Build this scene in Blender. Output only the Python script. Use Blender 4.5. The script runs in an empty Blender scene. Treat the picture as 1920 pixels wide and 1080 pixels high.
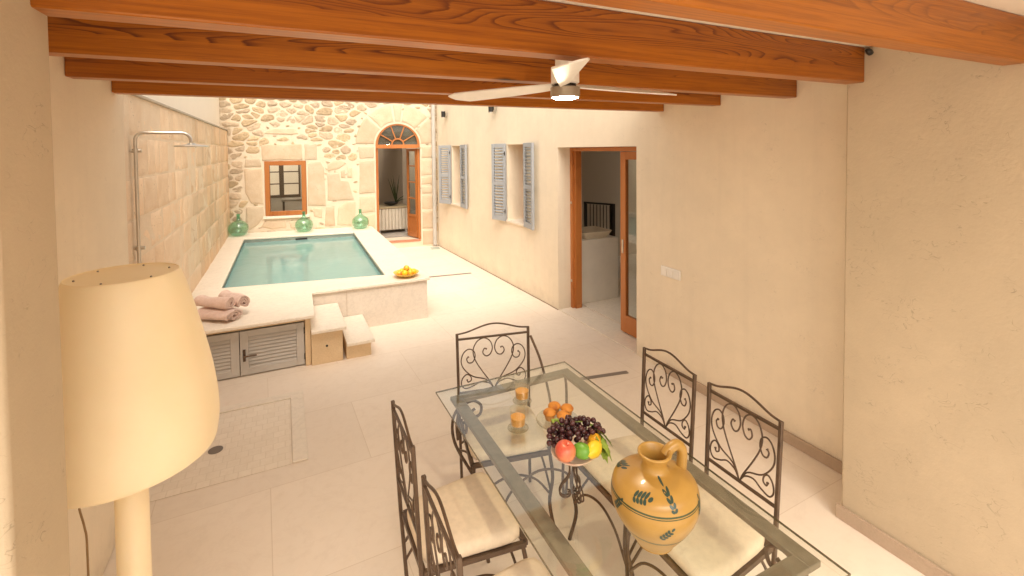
import bpy, math, random
from mathutils import Vector, Matrix, noise as mnoise
R = math.radians; PI = math.pi
sc = bpy.context.scene
COL = sc.collection
random.seed(7)

# ------------------------------------------------------------------ camera
cd = bpy.data.cameras.new('camera'); cam = bpy.data.objects.new('camera', cd); COL.objects.link(cam)
cd.sensor_width = 36; cd.lens = 891.09 / 1920 * 36; cd.shift_y = -(540 - 309.35) / 1920
cd.clip_start = 0.05; cd.clip_end = 500
yaw, pitch, roll = 0.449635, 0.0327036, 0.00959847
fw = Vector((math.sin(yaw) * math.cos(pitch), math.cos(yaw) * math.cos(pitch), -math.sin(pitch)))
rt = Vector((math.cos(yaw), -math.sin(yaw), 0)); dn = fw.cross(rt)
r2 = rt * math.cos(roll) + dn * math.sin(roll); d2 = -rt * math.sin(roll) + dn * math.cos(roll)
Mc = Matrix((r2, -d2, -fw)).transposed().to_4x4(); Mc.translation = Vector((0, 0, 2.05))
cam.matrix_world = Mc
sc.camera = cam

# ------------------------------------------------------------------ sky, sun, exposure
SUN_EL, SUN_AZ = 54, 190          # a high sun behind thin warm cloud
w = bpy.data.worlds.new('World'); sc.world = w; w.use_nodes = True
nt = w.node_tree; bg = nt.nodes['Background']
sky = nt.nodes.new('ShaderNodeTexSky'); sky.sky_type = 'NISHITA'; sky.sun_disc = False
sky.sun_elevation = R(SUN_EL); sky.sun_rotation = R(SUN_AZ); sky.dust_density = 4; sky.air_density = 1
hs = nt.nodes.new('ShaderNodeHueSaturation'); hs.inputs['Saturation'].default_value = 0.18
mx = nt.nodes.new('ShaderNodeMix'); mx.data_type = 'RGBA'; mx.blend_type = 'MULTIPLY'; mx.inputs['Factor'].default_value = 1
mx.inputs['B'].default_value = (1.0, 0.89, 0.755, 1)
nt.links.new(sky.outputs[0], hs.inputs['Color']); nt.links.new(hs.outputs[0], mx.inputs['A'])
nt.links.new(mx.outputs['Result'], bg.inputs['Color']); bg.inputs['Strength'].default_value = 0.15
sd = bpy.data.lights.new('sun', 'SUN'); so = bpy.data.objects.new('sun', sd); COL.objects.link(so)
sd.energy = 0.6; sd.angle = R(50); sd.color = (1.0, 0.90, 0.78)
so.rotation_euler = (R(90 - SUN_EL), 0, R(180 - SUN_AZ))
vs = sc.view_settings; vs.view_transform = 'Standard'; vs.look = 'None'; vs.gamma = 1; vs.use_curve_mapping = False
vs.exposure = 1.2
sc.render.engine = 'CYCLES'
cy = sc.cycles
cy.max_bounces = 12; cy.diffuse_bounces = 8; cy.transparent_max_bounces = 24; cy.transmission_bounces = 8
cy.glossy_bounces = 4; cy.caustics_reflective = False; cy.caustics_refractive = False
cy.use_denoising = True; cy.sample_clamp_indirect = 4

# ------------------------------------------------------------------ material helpers
class NT:
    def __init__(s, name):
        s.m = bpy.data.materials.new(name); s.m.use_nodes = True; s.t = s.m.node_tree
        s.b = s.t.nodes['Principled BSDF']; s.out = s.t.nodes['Material Output']
    def n(s, typ, props=None, **ins):
        nd = s.t.nodes.new(typ)
        for k, v in (props or {}).items(): setattr(nd, k, v)
        for k, v in ins.items():
            k = k.replace('_', ' ')
            sock = nd.inputs[int(k[1:])] if k[0] == 'i' and k[1:].isdigit() else nd.inputs[k]
            s.set(sock, v)
        return nd
    def set(s, sock, v):
        if isinstance(v, bpy.types.NodeSocket): s.t.links.new(v, sock)
        elif isinstance(v, (tuple, list)) and len(v) == 3 and sock.type == 'RGBA': sock.default_value = (*v, 1)
        else: sock.default_value = v
    def p(s, **ins):
        for k, v in ins.items(): s.set(s.b.inputs[k.replace('_', ' ')], v)
    def coords(s, scale=(1, 1, 1), rot=(0, 0, 0), loc=(0, 0, 0)):
        tc = s.n('ShaderNodeTexCoord')
        return s.n('ShaderNodeMapping', Vector=tc.outputs['Object'], Scale=scale, Rotation=rot, Location=loc).outputs[0]
    def noise(s, vec, scale, detail=4, rough=0.55, dist=0):
        return s.n('ShaderNodeTexNoise', Vector=vec, Scale=scale, Detail=detail, Roughness=rough, Distortion=dist).outputs['Fac']
    def ramp(s, fac, stops, interp='LINEAR'):
        r = s.n('ShaderNodeValToRGB', Fac=fac); cr = r.color_ramp; cr.interpolation = interp
        while len(cr.elements) < len(stops): cr.elements.new(0.5)
        for e, (p, c) in zip(cr.elements, stops):
            e.position = p; e.color = (*c, 1) if isinstance(c, tuple) else (c, c, c, 1)
        return r.outputs[0]
    def mix(s, f, a, b, mode='MIX'):
        nd = s.n('ShaderNodeMix', {'data_type': 'RGBA', 'blend_type': mode})
        s.set(nd.inputs['Factor'], f); s.set(nd.inputs['A'], a); s.set(nd.inputs['B'], b)
        return nd.outputs['Result']
    def math(s, op, a, b=0.0, c=0.0):
        nd = s.n('ShaderNodeMath', {'operation': op}); s.set(nd.inputs[0], a); s.set(nd.inputs[1], b); s.set(nd.inputs[2], c)
        return nd.outputs[0]
    def bump(s, h, strength=0.3, dist=0.01, normal=None):
        nd = s.n('ShaderNodeBump', Height=h, Strength=strength, Distance=dist)
        if normal is not None: s.set(nd.inputs['Normal'], normal)
        return nd.outputs[0]

def mul(c, k): return tuple(min(1, x * k) for x in c)

def plaster(name, c, rough=0.9, marks=0.5, mott=0.10, streak=0.0, foot=0.0):
    t = NT(name); v = t.coords()
    a = t.noise(v, 1.3, 5, 0.6); b = t.noise(v, 9, 6, 0.65); f = t.noise(v, 90, 3, 0.6)
    col = t.mix(t.ramp(a, [(0.3, 0), (0.7, 1)]), mul(c, 1 - mott), mul(c, 1 + mott * 0.6))
    col = t.mix(t.ramp(b, [(0.35, 0.0), (0.75, 0.35)]), col, mul(c, 1 - mott * 1.6))
    # trowel worms: thin curling scratches in patches
    v2 = t.coords((1, 1, 1.6))
    wn = t.noise(v2, 11, 2, 0.5, 1.4)
    line = t.ramp(t.math('ABSOLUTE', t.math('SUBTRACT', wn, 0.5)), [(0.0, 1), (0.012, 0.0)])
    patch = t.ramp(t.noise(v, 6, 3, 0.7), [(0.52, 0), (0.62, 1)])
    wm = t.math('MULTIPLY', t.math('MULTIPLY', line, patch), marks)
    col = t.mix(t.math('MULTIPLY', wm, 0.55), col, mul(c, 0.45))
    if streak:
        vs_ = t.coords((7, 7, 0.35)); sn = t.ramp(t.noise(vs_, 1.5, 5, 0.6), [(0.5, 0), (0.8, streak)])
        col = t.mix(sn, col, mul(c, 0.72))
    zc = t.n('ShaderNodeSeparateXYZ', Vector=v).outputs['Z']
    low = t.ramp(t.math('ADD', zc, t.math('MULTIPLY', t.noise(v, 3.5, 5, 0.65), 0.45)), [(0.16, 1), (0.42, 0)])
    if foot: col = t.mix(t.math('MULTIPLY', low, t.math('MULTIPLY', t.noise(v, 17, 4, 0.7), foot)), col, mul(c, 0.55))
    blot = t.ramp(t.noise(t.coords((1, 1, 1), (0, 0, 0), (5, 3, 1)), 0.75, 4, 0.6), [(0.5, 0), (0.66, mott * 2.2)])
    col = t.mix(blot, col, mul(c, 0.84))
    h = t.math('ADD', t.math('MULTIPLY', b, 0.7), t.math('MULTIPLY', f, 0.2))
    h = t.math('SUBTRACT', h, t.math('MULTIPLY', wm, 0.35))
    t.p(Base_Color=col, Roughness=rough, Normal=t.bump(h, 0.35, 0.012))
    t.b.inputs['Specular IOR Level'].default_value = 0.2
    return t.m

def stone(name, c, c2, scale=3, bump=0.4, rough=0.85, veins=0.0, pits=0.0, attr=False):
    t = NT(name); v = t.coords()
    a = t.noise(v, scale, 6, 0.6, 0.3); f = t.noise(v, scale * 14, 5, 0.65)
    col = t.mix(t.ramp(a, [(0.3, 0), (0.7, 1)]), c, c2)
    col = t.mix(t.ramp(f, [(0.45, 0), (0.75, 0.35)]), col, mul(c2, 0.7))
    if attr:
        at = t.n('ShaderNodeAttribute', {'attribute_name': 'tone'})
        col = t.mix(1.0, col, at.outputs['Color'], 'MULTIPLY')
    if veins:
        wv = t.noise(v, scale * 0.8, 6, 0.6, 2.0)
        ln = t.ramp(t.math('ABSOLUTE', t.math('SUBTRACT', wv, 0.5)), [(0.0, veins), (0.03, 0.0)])
        col = t.mix(ln, col, mul(c, 0.75))
    h = t.math('ADD', a, t.math('MULTIPLY', f, 0.5))
    if pits:
        pn = t.n('ShaderNodeTexVoronoi', Vector=v, Scale=28.0).outputs['Distance']
        pm = t.math('MULTIPLY', t.ramp(pn, [(0.08, 1), (0.2, 0)]), t.ramp(t.noise(v, 5, 3), [(0.55, 0), (0.65, 1)]))
        col = t.mix(t.math('MULTIPLY', pm, pits), col, mul(c, 0.35)); h = t.math('SUBTRACT', h, t.math('MULTIPLY', pm, 1.2))
    t.p(Base_Color=col, Roughness=rough, Normal=t.bump(h, bump, 0.015))
    return t.m

def simple(name, c, rough=0.5, metal=0.0, bump=0.0, bscale=60, spec=0.5, var=0.06):
    t = NT(name); v = t.coords()
    f = t.noise(v, bscale, 4, 0.6)
    col = t.mix(t.ramp(t.noise(v, bscale * 0.12, 3), [(0.3, 0), (0.7, 1)]), mul(c, 1 - var), mul(c, 1 + var))
    t.p(Base_Color=col, Roughness=rough, Metallic=metal)
    t.b.inputs['Specular IOR Level'].default_value = spec
    if bump: t.p(Normal=t.bump(f, bump, 0.004))
    return t.m

def wood(name, c1, c2, c3, axis='X', rough=0.38, seed=0.0, ringscale=22.0, lam=0):
    t = NT(name)
    sx = {'X': (0.085, 1, 1), 'Y': (1, 0.16, 1), 'Z': (1, 1, 0.16)}[axis]
    rot = {'X': (0, R(0.8), R(0.9)), 'Y': (R(0.8), 0, R(0.9)), 'Z': (R(1), R(1), 0)}[axis]
    oi = t.n('ShaderNodeObjectInfo')
    tc = t.n('ShaderNodeTexCoord')
    off = t.n('ShaderNodeVectorMath', {'operation': 'ADD'})
    t.set(off.inputs[0], tc.outputs['Object'])
    rv = t.n('ShaderNodeCombineXYZ'); rr = t.math('MULTIPLY', oi.outputs['Random'], 7.0)
    for i in range(3): t.set(rv.inputs[i], t.math('MULTIPLY', rr, (1.7, 0.31, 0.13)[i]))
    t.set(off.inputs[1], rv.outputs[0])
    v = t.n('ShaderNodeMapping', Vector=off.outputs[0], Scale=sx, Rotation=rot).outputs[0]
    big = t.noise(v, 7.5 if lam else 5.5, 2, 0.45, 0.3); fine = t.noise(v, 60, 4, 0.6)
    ring = t.math('ADD', t.math('MULTIPLY', big, ringscale), t.math('MULTIPLY', fine, 0.5))
    saw = t.math('FRACT', ring)
    g = t.ramp(saw, [(0.0, 0.15), (0.62, 0.35), (0.9, 1.0), (1.0, 0.1)])
    where = t.ramp(t.noise(v, 2.6, 3, 0.5), [(0.45, 0.12), (0.62, 1.0)])
    if lam:   # two boards glued: a figured darker one above a plain one
        zz_ = t.n('ShaderNodeSeparateXYZ', Vector=tc.outputs['Object']).outputs['Z']
        up_ = t.math('GREATER_THAN', t.math('ADD', zz_, t.math('MULTIPLY', t.noise(v, 3, 2), 0.03)), lam)
        where = t.math('MULTIPLY', t.ramp(t.noise(v, 1.7, 2, 0.5), [(0.35, 0.35), (0.55, 1.0)]), t.math('ADD', t.math('MULTIPLY', up_, 0.85), 0.12))
    col = t.mix(t.math('MULTIPLY', g, where), c1, c2)
    col = t.mix(t.ramp(t.noise(v, 2.2, 3), [(0.4, 0), (0.75, 0.6)]), col, c3)
    fs = t.noise(t.n('ShaderNodeMapping', Vector=off.outputs[0], Scale={'X': (0.02, 1, 1), 'Y': (1, 0.02, 1), 'Z': (1, 1, 0.02)}[axis]).outputs[0], 120, 4, 0.7)
    col = t.mix(t.ramp(fs, [(0.42, 0), (0.7, 0.55)]), col, mul(c2, 1.4))
    if lam:
        kv = t.n('ShaderNodeTexVoronoi', {'voronoi_dimensions': '3D'}, Vector=t.n('ShaderNodeMapping', Vector=off.outputs[0], Scale=(0.55, 2.2, 2.2)).outputs[0], Scale=1.35).outputs['Distance']
        col = t.mix(t.ramp(t.math('ADD', kv, t.math('MULTIPLY', fine, 0.02)), [(0.035, 0.95), (0.075, 0.0)]), col, (0.03, 0.007, 0.002))
    t.p(Base_Color=col, Roughness=rough, Normal=t.bump(t.math('ADD', g, fine), 0.06, 0.003))
    return t.m

def thin_glass(name, tint, ior=1.5, rough=0.0, refl=1.0, body=None, bodyf=0.0):
    t = NT(name); t.t.nodes.remove(t.b)
    bf = t.n('ShaderNodeNewGeometry').outputs['Backfacing']
    iorv = t.math('ADD', ior, t.math('MULTIPLY', bf, 1 / ior - ior))
    fr = t.n('ShaderNodeFresnel', IOR=iorv).outputs[0]
    fr = t.math('MULTIPLY', fr, refl)
    tr = t.n('ShaderNodeBsdfTransparent', Color=tint)
    gl = t.n('ShaderNodeBsdfGlossy', Roughness=rough, Color=(1, 1, 1))
    cur = tr.outputs[0]
    if bodyf:
        df = t.n('ShaderNodeBsdfDiffuse', Color=body)
        m0 = t.n('ShaderNodeMixShader', Fac=bodyf); t.set(m0.inputs[1], cur); t.set(m0.inputs[2], df.outputs[0]); cur = m0.outputs[0]
    m1 = t.n('ShaderNodeMixShader', Fac=fr); t.set(m1.inputs[1], cur); t.set(m1.inputs[2], gl.outputs[0])
    t.t.links.new(m1.outputs[0], t.out.inputs['Surface'])
    return t.m

def emit(name, c, s):
    t = NT(name); t.p(Base_Color=(0.9, 0.9, 0.88), Emission_Color=c, Emission_Strength=s); return t.m

# ------------------------------------------------------------------ mesh helpers
class MB:
    def __init__(s): s.v = []; s.f = []; s.mi = []; s.tone = []; s.cm = 0; s.ct = (1, 1, 1)
    def add(s, vs_, fs):
        o = len(s.v); s.v += [tuple(x) for x in vs_]
        for f in fs: s.f.append([o + i for i in f]); s.mi.append(s.cm); s.tone.append(s.ct)
        return s
    def box(s, x0, x1, y0, y1, z0, z1):
        v = [(x, y, z) for z in (z0, z1) for y in (y0, y1) for x in (x0, x1)]
        return s.add(v, [(0, 2, 3, 1), (4, 5, 7, 6), (0, 1, 5, 4), (2, 6, 7, 3), (0, 4, 6, 2), (1, 3, 7, 5)])
    def obox(s, M, sx, sy, sz):
        v = [M @ Vector((x * sx / 2, y * sy / 2, z * sz / 2)) for z in (-1, 1) for y in (-1, 1) for x in (-1, 1)]
        return s.add(v, [(0, 2, 3, 1), (4, 5, 7, 6), (0, 1, 5, 4), (2, 6, 7, 3), (0, 4, 6, 2), (1, 3, 7, 5)])
    def prism(s, pts, z0, z1):
        n = len(pts); v = [(*p, z0) for p in pts] + [(*p, z1) for p in pts]
        fs = [tuple(range(n))[::-1], tuple(range(n, 2 * n))] + [(i, (i + 1) % n, n + (i + 1) % n, n + i) for i in range(n)]
        return s.add(v, fs)
    def loft(s, rings, cap=True, closed=False):
        n = len(rings[0]); v = [p for r in rings for p in r]; fs = []
        m = len(rings)
        for k in range(m if closed else m - 1):
            a = k * n; b = ((k + 1) % m) * n
            for i in range(n): fs.append((a + i, a + (i + 1) % n, b + (i + 1) % n, b + i))
        if cap and not closed: fs += [tuple(range(n))[::-1], tuple(range((m - 1) * n, m * n))]
        return s.add(v, fs)
    def tube(s, pts, r, seg=8, square=False, up=None, cap=True):
        pts = [Vector(p) for p in pts]; rings = []; prev = None
        for i, p in enumerate(pts):
            d = (pts[min(i + 1, len(pts) - 1)] - pts[max(i - 1, 0)]).normalized()
            if prev is None:
                u = Vector(up) if up else (Vector((0, 0, 1)) if abs(d.z) < 0.9 else Vector((1, 0, 0)))
            else: u = prev
            u = (u - d * u.dot(d)).normalized(); prev = u; w_ = d.cross(u)
            rr = r[i] if isinstance(r, (list, tuple)) else r
            if square: ring = [p + (u * a + w_ * b) * rr for a, b in ((1, 1), (-1, 1), (-1, -1), (1, -1))]
            else: ring = [p + (u * math.cos(2 * PI * k / seg) + w_ * math.sin(2 * PI * k / seg)) * rr for k in range(seg)]
            rings.append(ring)
        return s.loft(rings, cap)
    def lathe(s, prof, seg=32, c=(0, 0, 0), M=None):
        rings = []
        for r, z in prof:
            rg = [Vector((r * math.cos(2 * PI * k / seg), r * math.sin(2 * PI * k / seg), z)) for k in range(seg)]
            rings.append([(M @ p if M else p) + Vector(c) for p in rg])
        return s.loft(rings, cap=True)
    def ball(s, c, rx, ry=None, rz=None, seg=16, M=None):
        ry = ry or rx; rz = rz or rx; n = seg // 2
        rings = []
        for i in range(n + 1):
            a = -PI / 2 + PI * i / n; rr = max(math.cos(a), 0.001)
            rg = [Vector((rx * rr * math.cos(2 * PI * k / seg), ry * rr * math.sin(2 * PI * k / seg), rz * math.sin(a))) for k in range(seg)]
            rings.append([(M @ p if M else p) + Vector(c) for p in rg])
        return s.loft(rings, cap=True)
    def build(s, name, mats, parent=None, smooth=False, bevel=0, bseg=2, world=True, angle=40, displace=None):
        me = bpy.data.meshes.new(name)
        off = parent.location if (parent is not None and world) else Vector((0, 0, 0))
        me.from_pydata([tuple(Vector(p) - off) for p in s.v], [], s.f)
        for m in (mats if isinstance(mats, (list, tuple)) else [mats]): me.materials.append(m)
        for p, i in zip(me.polygons, s.mi): p.material_index = i
        if any(t_ != (1, 1, 1) for t_ in s.tone):
            a = me.color_attributes.new('tone', 'FLOAT_COLOR', 'CORNER')
            for p, t_ in zip(me.polygons, s.tone):
                for li in p.loop_indices: a.data[li].color = (*t_, 1)
        if smooth:
            for p in me.polygons: p.use_smooth = True
            me.set_sharp_from_angle(angle=R(angle))
        me.update()
        o = bpy.data.objects.new(name, me); COL.objects.link(o)
        if parent is not None: o.parent = parent
        if bevel:
            b = o.modifiers.new('bevel', 'BEVEL'); b.width = bevel; b.segments = bseg; b.limit_method = 'ANGLE'; b.angle_limit = R(35)
            for p in me.polygons: p.use_smooth = True
            me.set_sharp_from_angle(angle=R(50))
        return o

def tag(o, label=None, cat=None, group=None, kind=None):
    for k, v in (('label', label), ('category', cat), ('group', group), ('kind', kind)):
        if v: o[k] = v
    return o
def thing(name, label, cat, loc=(0, 0, 0), rz=0, group=None):
    o = bpy.data.objects.new(name, None); COL.objects.link(o); o.location = loc; o.rotation_euler = (0, 0, rz)
    o.empty_display_size = 0.1
    return tag(o, label, cat, group)
def copy_tree(o, parent=None):
    c = o.copy(); COL.objects.link(c)
    if parent is not None: c.parent = parent
    for ch in list(o.children): copy_tree(ch, c)
    return c
def catmull(P, n=6):
    P = [Vector(p) for p in P]; out = []
    for i in range(len(P) - 1):
        p0 = P[i - 1] if i else P[0] * 2 - P[1]; p1, p2 = P[i], P[i + 1]
        p3 = P[i + 2] if i + 2 < len(P) else P[-1] * 2 - P[-2]
        for k in range(n):
            t = k / n
            out.append(0.5 * ((2 * p1) + (p2 - p0) * t + (2 * p0 - 5 * p1 + 4 * p2 - p3) * t * t + (3 * p1 - p0 - 3 * p2 + p3) * t ** 3))
    out.append(P[-1]); return out

# wall slab along p0->p1, thickness th to the side n, with rectangular openings (s0,s1,z0,z1); mb in world coords
def wall_grid(mb, p0, p1, nrm, th, z0, z1, holes, hd=None):
    p0 = Vector(p0); p1 = Vector(p1); L = (p1 - p0).length; e = (p1 - p0) / L; n = Vector(nrm)
    S = sorted({0, L, *[h[0] for h in holes], *[h[1] for h in holes]}); Z = sorted({z0, z1, *[h[2] for h in holes], *[h[3] for h in holes]})
    solid = lambda i, j: 0 <= i < len(S) - 1 and 0 <= j < len(Z) - 1 and not any(h[0] <= (S[i] + S[i + 1]) / 2 <= h[1] and h[2] <= (Z[j] + Z[j + 1]) / 2 <= h[3] for h in holes)
    P = lambda s_, z, d: (p0.x + e.x * s_ + n.x * d, p0.y + e.y * s_ + n.y * d, z)
    for i in range(len(S) - 1):
        for j in range(len(Z) - 1):
            if not solid(i, j): continue
            a, b, c, d = S[i], S[i + 1], Z[j], Z[j + 1]
            q = lambda *pts: mb.add(pts, [(0, 1, 2, 3)])
            q(P(a, c, 0), P(b, c, 0), P(b, d, 0), P(a, d, 0)); q(P(b, c, th), P(a, c, th), P(a, d, th), P(b, d, th))
            if not solid(i - 1, j): q(P(a, c, th), P(a, c, 0), P(a, d, 0), P(a, d, th))
            if not solid(i + 1, j): q(P(b, c, 0), P(b, c, th), P(b, d, th), P(b, d, 0))
            if not solid(i, j - 1): q(P(a, c, 0), P(a, c, th), P(b, c, th), P(b, c, 0))
            if not solid(i, j + 1): q(P(a, d, 0), P(b, d, 0), P(b, d, th), P(a, d, th))
    return mb

# ------------------------------------------------------------------ materials
CREAM = (0.89, 0.79, 0.635)
M = {}
M['plaster'] = plaster('lime_plaster', CREAM, marks=0.45, mott=0.07, streak=0.15, foot=0.9)
M['pillar'] = plaster('rough_plaster', (0.585, 0.485, 0.352), marks=1.0, mott=0.10, foot=0.5)
M['white'] = plaster('white_render', (0.84, 0.78, 0.68), marks=0.1, mott=0.03)
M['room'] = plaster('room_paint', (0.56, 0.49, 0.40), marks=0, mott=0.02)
M['ceil'] = plaster('ceiling_paint', (0.80, 0.75, 0.66), marks=0, mott=0.02)
M['mortar'] = stone('mortar', (0.68, 0.575, 0.44), (0.74, 0.64, 0.505), 6, 0.8)
M['rubble'] = stone('rubble_stone', (0.56, 0.46, 0.34), (0.72, 0.605, 0.455), 16, 1.4, attr=True)
M['ashlar'] = stone('sandstone_block', (0.66, 0.51, 0.355), (0.75, 0.62, 0.465), 5, 0.7, attr=True, pits=0.9)
M['marble'] = stone('cream_marble', (0.84, 0.77, 0.67), (0.80, 0.72, 0.61), 2.2, 0.03, rough=0.45, veins=0.25)
M['slab'] = stone('pool_side_slab', (0.72, 0.66, 0.58), (0.66, 0.59, 0.51), 2.5, 0.05, rough=0.5, veins=0.3)
M['sand'] = stone('step_sandstone', (0.74, 0.58, 0.38), (0.66, 0.50, 0.31), 5, 0.3, rough=0.8)
M['beam'] = wood('varnished_pine', (0.46, 0.150, 0.009), (0.095, 0.016, 0.002), (0.27, 0.066, 0.004), 'X', ringscale=26, lam=2.462, rough=0.36)
M['frame_wood'] = wood('iroko_frame', (0.42, 0.16, 0.045), (0.26, 0.08, 0.018), (0.34, 0.12, 0.03), 'Z', ringscale=9)
M['door_wood'] = wood('orange_door_wood', (0.50, 0.19, 0.05), (0.30, 0.09, 0.02), (0.42, 0.14, 0.03), 'Z', ringscale=9)
M['shutter'] = simple('blue_grey_paint', (0.37, 0.40, 0.44), 0.5, bump=0.1)
M['cabpaint'] = simple('grey_paint', (0.50, 0.48, 0.45), 0.5, bump=0.1)
M['iron'] = simple('bronzed_iron', (0.105, 0.066, 0.042), 0.42, metal=0.35, bump=0.3, bscale=160, var=0.25)
M['frame_iron'] = simple('table_iron', (0.24, 0.20, 0.15), 0.45, metal=0.3, bump=0.3, bscale=150, var=0.15)
M['black'] = simple('black_metal', (0.02, 0.018, 0.016), 0.4)
M['steel'] = simple('brushed_steel', (0.62, 0.58, 0.52), 0.28, metal=0.9)
M['pipe'] = simple('grey_pipe', (0.52, 0.51, 0.48), 0.5)
M['offwhite'] = simple('white_plastic', (0.90, 0.88, 0.84), 0.4)
M['cushion'] = simple('cream_seat_cloth', (0.76, 0.64, 0.49), 0.75, bump=0.08, bscale=300)
M['skirt'] = stone('skirting_stone', (0.52, 0.40, 0.30), (0.46, 0.35, 0.26), 6, 0.2, rough=0.6)
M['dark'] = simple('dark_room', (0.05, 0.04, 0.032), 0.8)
M['slot'] = simple('drain_steel', (0.30, 0.26, 0.23), 0.5, metal=0.4)
M['glass'] = thin_glass('table_glass', (0.965, 0.985, 0.965), refl=1.0)
M['glass_edge'] = thin_glass('glass_edge', (0.45, 0.44, 0.34), body=(0.26, 0.21, 0.13), bodyf=0.5)
M['pane'] = thin_glass('window_pane', (0.93, 0.95, 0.93), refl=1.0)
M['smoked'] = thin_glass('fanlight_pane', (0.5, 0.55, 0.52), refl=1.6, body=(0.16, 0.15, 0.12), bodyf=0.45)
M['tumbler'] = thin_glass('tumbler_glass', (0.96, 0.97, 0.95), refl=1.0, body=(0.9, 0.85, 0.75), bodyf=0.04)
M['demi'] = thin_glass('green_bottle_glass', (0.62, 0.87, 0.75), refl=1.8, body=(0.28, 0.46, 0.34), bodyf=0.06)

# floor stone
t = NT('courtyard_paving'); v = t.coords((1, 1, 1), (0, 0, R(-2)))
br = t.n('ShaderNodeTexBrick', {'offset': 0.5}, Vector=v, Color1=(1, 1, 1), Color2=(0.95, 0.945, 0.94), Mortar=(0.84, 0.81, 0.77), Scale=1.0, Mortar_Size=0.003, Mortar_Smooth=0.4, Bias=0.0, Brick_Width=1.2, Row_Height=0.8)
a = t.noise(v, 1.1, 6, 0.62); b = t.noise(v, 14, 5, 0.65)
col = t.mix(t.ramp(a, [(0.3, 0), (0.7, 1)]), (0.82, 0.725, 0.615), (0.88, 0.79, 0.69))
col = t.mix(t.ramp(b, [(0.5, 0), (0.8, 0.25)]), col, (0.66, 0.56, 0.47))
col = t.mix(1.0, col, br.outputs['Color'], 'MULTIPLY')
vn = t.noise(v, 2.4, 6, 0.6, 1.6)
col = t.mix(t.ramp(t.math('ABSOLUTE', t.math('SUBTRACT', vn, 0.5)), [(0, 0.10), (0.03, 0)]), col, (0.62, 0.52, 0.43))
t.p(Base_Color=col, Roughness=t.ramp(b, [(0.3, 0.42), (0.7, 0.62)]), Normal=t.bump(t.math('ADD', b, br.outputs['Fac']), 0.06, 0.004)); M['floor'] = t.m
# small tumbled tiles of the shower tray
t = NT('tray_mosaic'); v = t.coords()
br = t.n('ShaderNodeTexBrick', {'offset': 0.4}, Vector=v, Color1=(0.86, 0.78, 0.67), Color2=(0.82, 0.74, 0.63), Mortar=(0.77, 0.69, 0.58), Scale=1.0, Mortar_Size=0.0035, Mortar_Smooth=0.3, Bias=0.1, Brick_Width=0.075, Row_Height=0.075)
b = t.noise(v, 20, 5, 0.65)
col = t.mix(t.ramp(b, [(0.45, 0), (0.8, 0.35)]), br.outputs['Color'], (0.68, 0.57, 0.45))
t.p(Base_Color=col, Roughness=0.7, Normal=t.bump(t.math('SUBTRACT', t.math('MULTIPLY', b, 0.4), br.outputs['Fac']), 0.3, 0.004)); M['mosaic'] = t.m
# water: murky teal body with a rippled reflecting surface
t = NT('pool_water'); t.t.nodes.remove(t.b); v = t.coords()
nb = t.bump(t.noise(v, 3.5, 3, 0.5, 0.6), 0.10, 0.05)
fr = t.n('ShaderNodeFresnel', IOR=1.33, Normal=nb).outputs[0]
tr = t.n('ShaderNodeBsdfTransparent', Color=(0.60, 0.88, 0.85))
df = t.n('ShaderNodeBsdfDiffuse', Color=(0.34, 0.60, 0.59))
m0 = t.n('ShaderNodeMixShader', Fac=0.62); t.set(m0.inputs[1], tr.outputs[0]); t.set(m0.inputs[2], df.outputs[0])
gl = t.n('ShaderNodeBsdfGlossy', Roughness=0.06, Normal=nb)
m1 = t.n('ShaderNodeMixShader', Fac=fr); t.set(m1.inputs[1], m0.outputs[0]); t.set(m1.inputs[2], gl.outputs[0])
t.t.links.new(m1.outputs[0], t.out.inputs['Surface']); M['water'] = t.m
M['lining'] = stone('pool_lining', (0.42, 0.55, 0.50), (0.50, 0.60, 0.54), 3, 0.05, rough=0.5)

# ================================================================== SETTING
fl = MB().add([(-30, -30, 0), (30, -30, 0), (30, 40, 0), (-30, 40, 0)], [(0, 1, 2, 3)]).build('floor', M['floor'])
tag(fl, kind='structure')

# ---- back stone wall --------------------------------------------------
A = Vector((-.95, 10.45)); B = Vector((2.96, 9.87)); E = (B - A).normalized(); N = Vector((E.y, -E.x))   # N faces the camera
def W(s, z, d=0): return (A.x + E.x * s + N.x * d, A.y + E.y * s + N.y * d, z)
DS0, DS1, DZ0, DZ1 = 2.71, 3.614, 0.15, 2.155; DC = (DS0 + DS1) / 2; DR = (DS1 - DS0) / 2
WS0, WS1, WZ0, WZ1 = 0.633, 1.381, 0.798, 1.871
back = thing('stone_house_wall', 'rough rubble stone house wall behind the pool with dressed blocks around its window and arched door', 'stone wall', W(2, 0, 0))
mb = MB()
# mortar face with openings, arch made of strips
def face(s0, s1, z0, z1, d=0): mb.add([W(s0, z0, d), W(s1, z0, d), W(s1, z1, d), W(s0, z1, d)], [(0, 1, 2, 3)])
TH = -0.45
TOPZ = 3.5
face(-.5, WS0, 0, TOPZ); face(WS0, WS1, 0, WZ0); face(WS0, WS1, WZ1, TOPZ); face(WS1, DS0, 0, TOPZ); face(DS1, 4.6, 0, TOPZ); face(DS0, DS1, 0, DZ0 - .0)
ns = 24
arc = [(DC - DR * math.cos(PI * k / ns), DZ1 + DR * math.sin(PI * k / ns)) for k in range(ns + 1)]
for k in range(ns):
    (sa, za), (sb, zb) = arc[k], arc[k + 1]
    mb.add([W(sa, za), W(sb, zb), W(sb, TOPZ), W(sa, TOPZ)], [(0, 1, 2, 3)])
    mb.add([W(sa, za), W(sa, za, TH), W(sb, zb, TH), W(sb, zb)], [(0, 1, 2, 3)])
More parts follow.
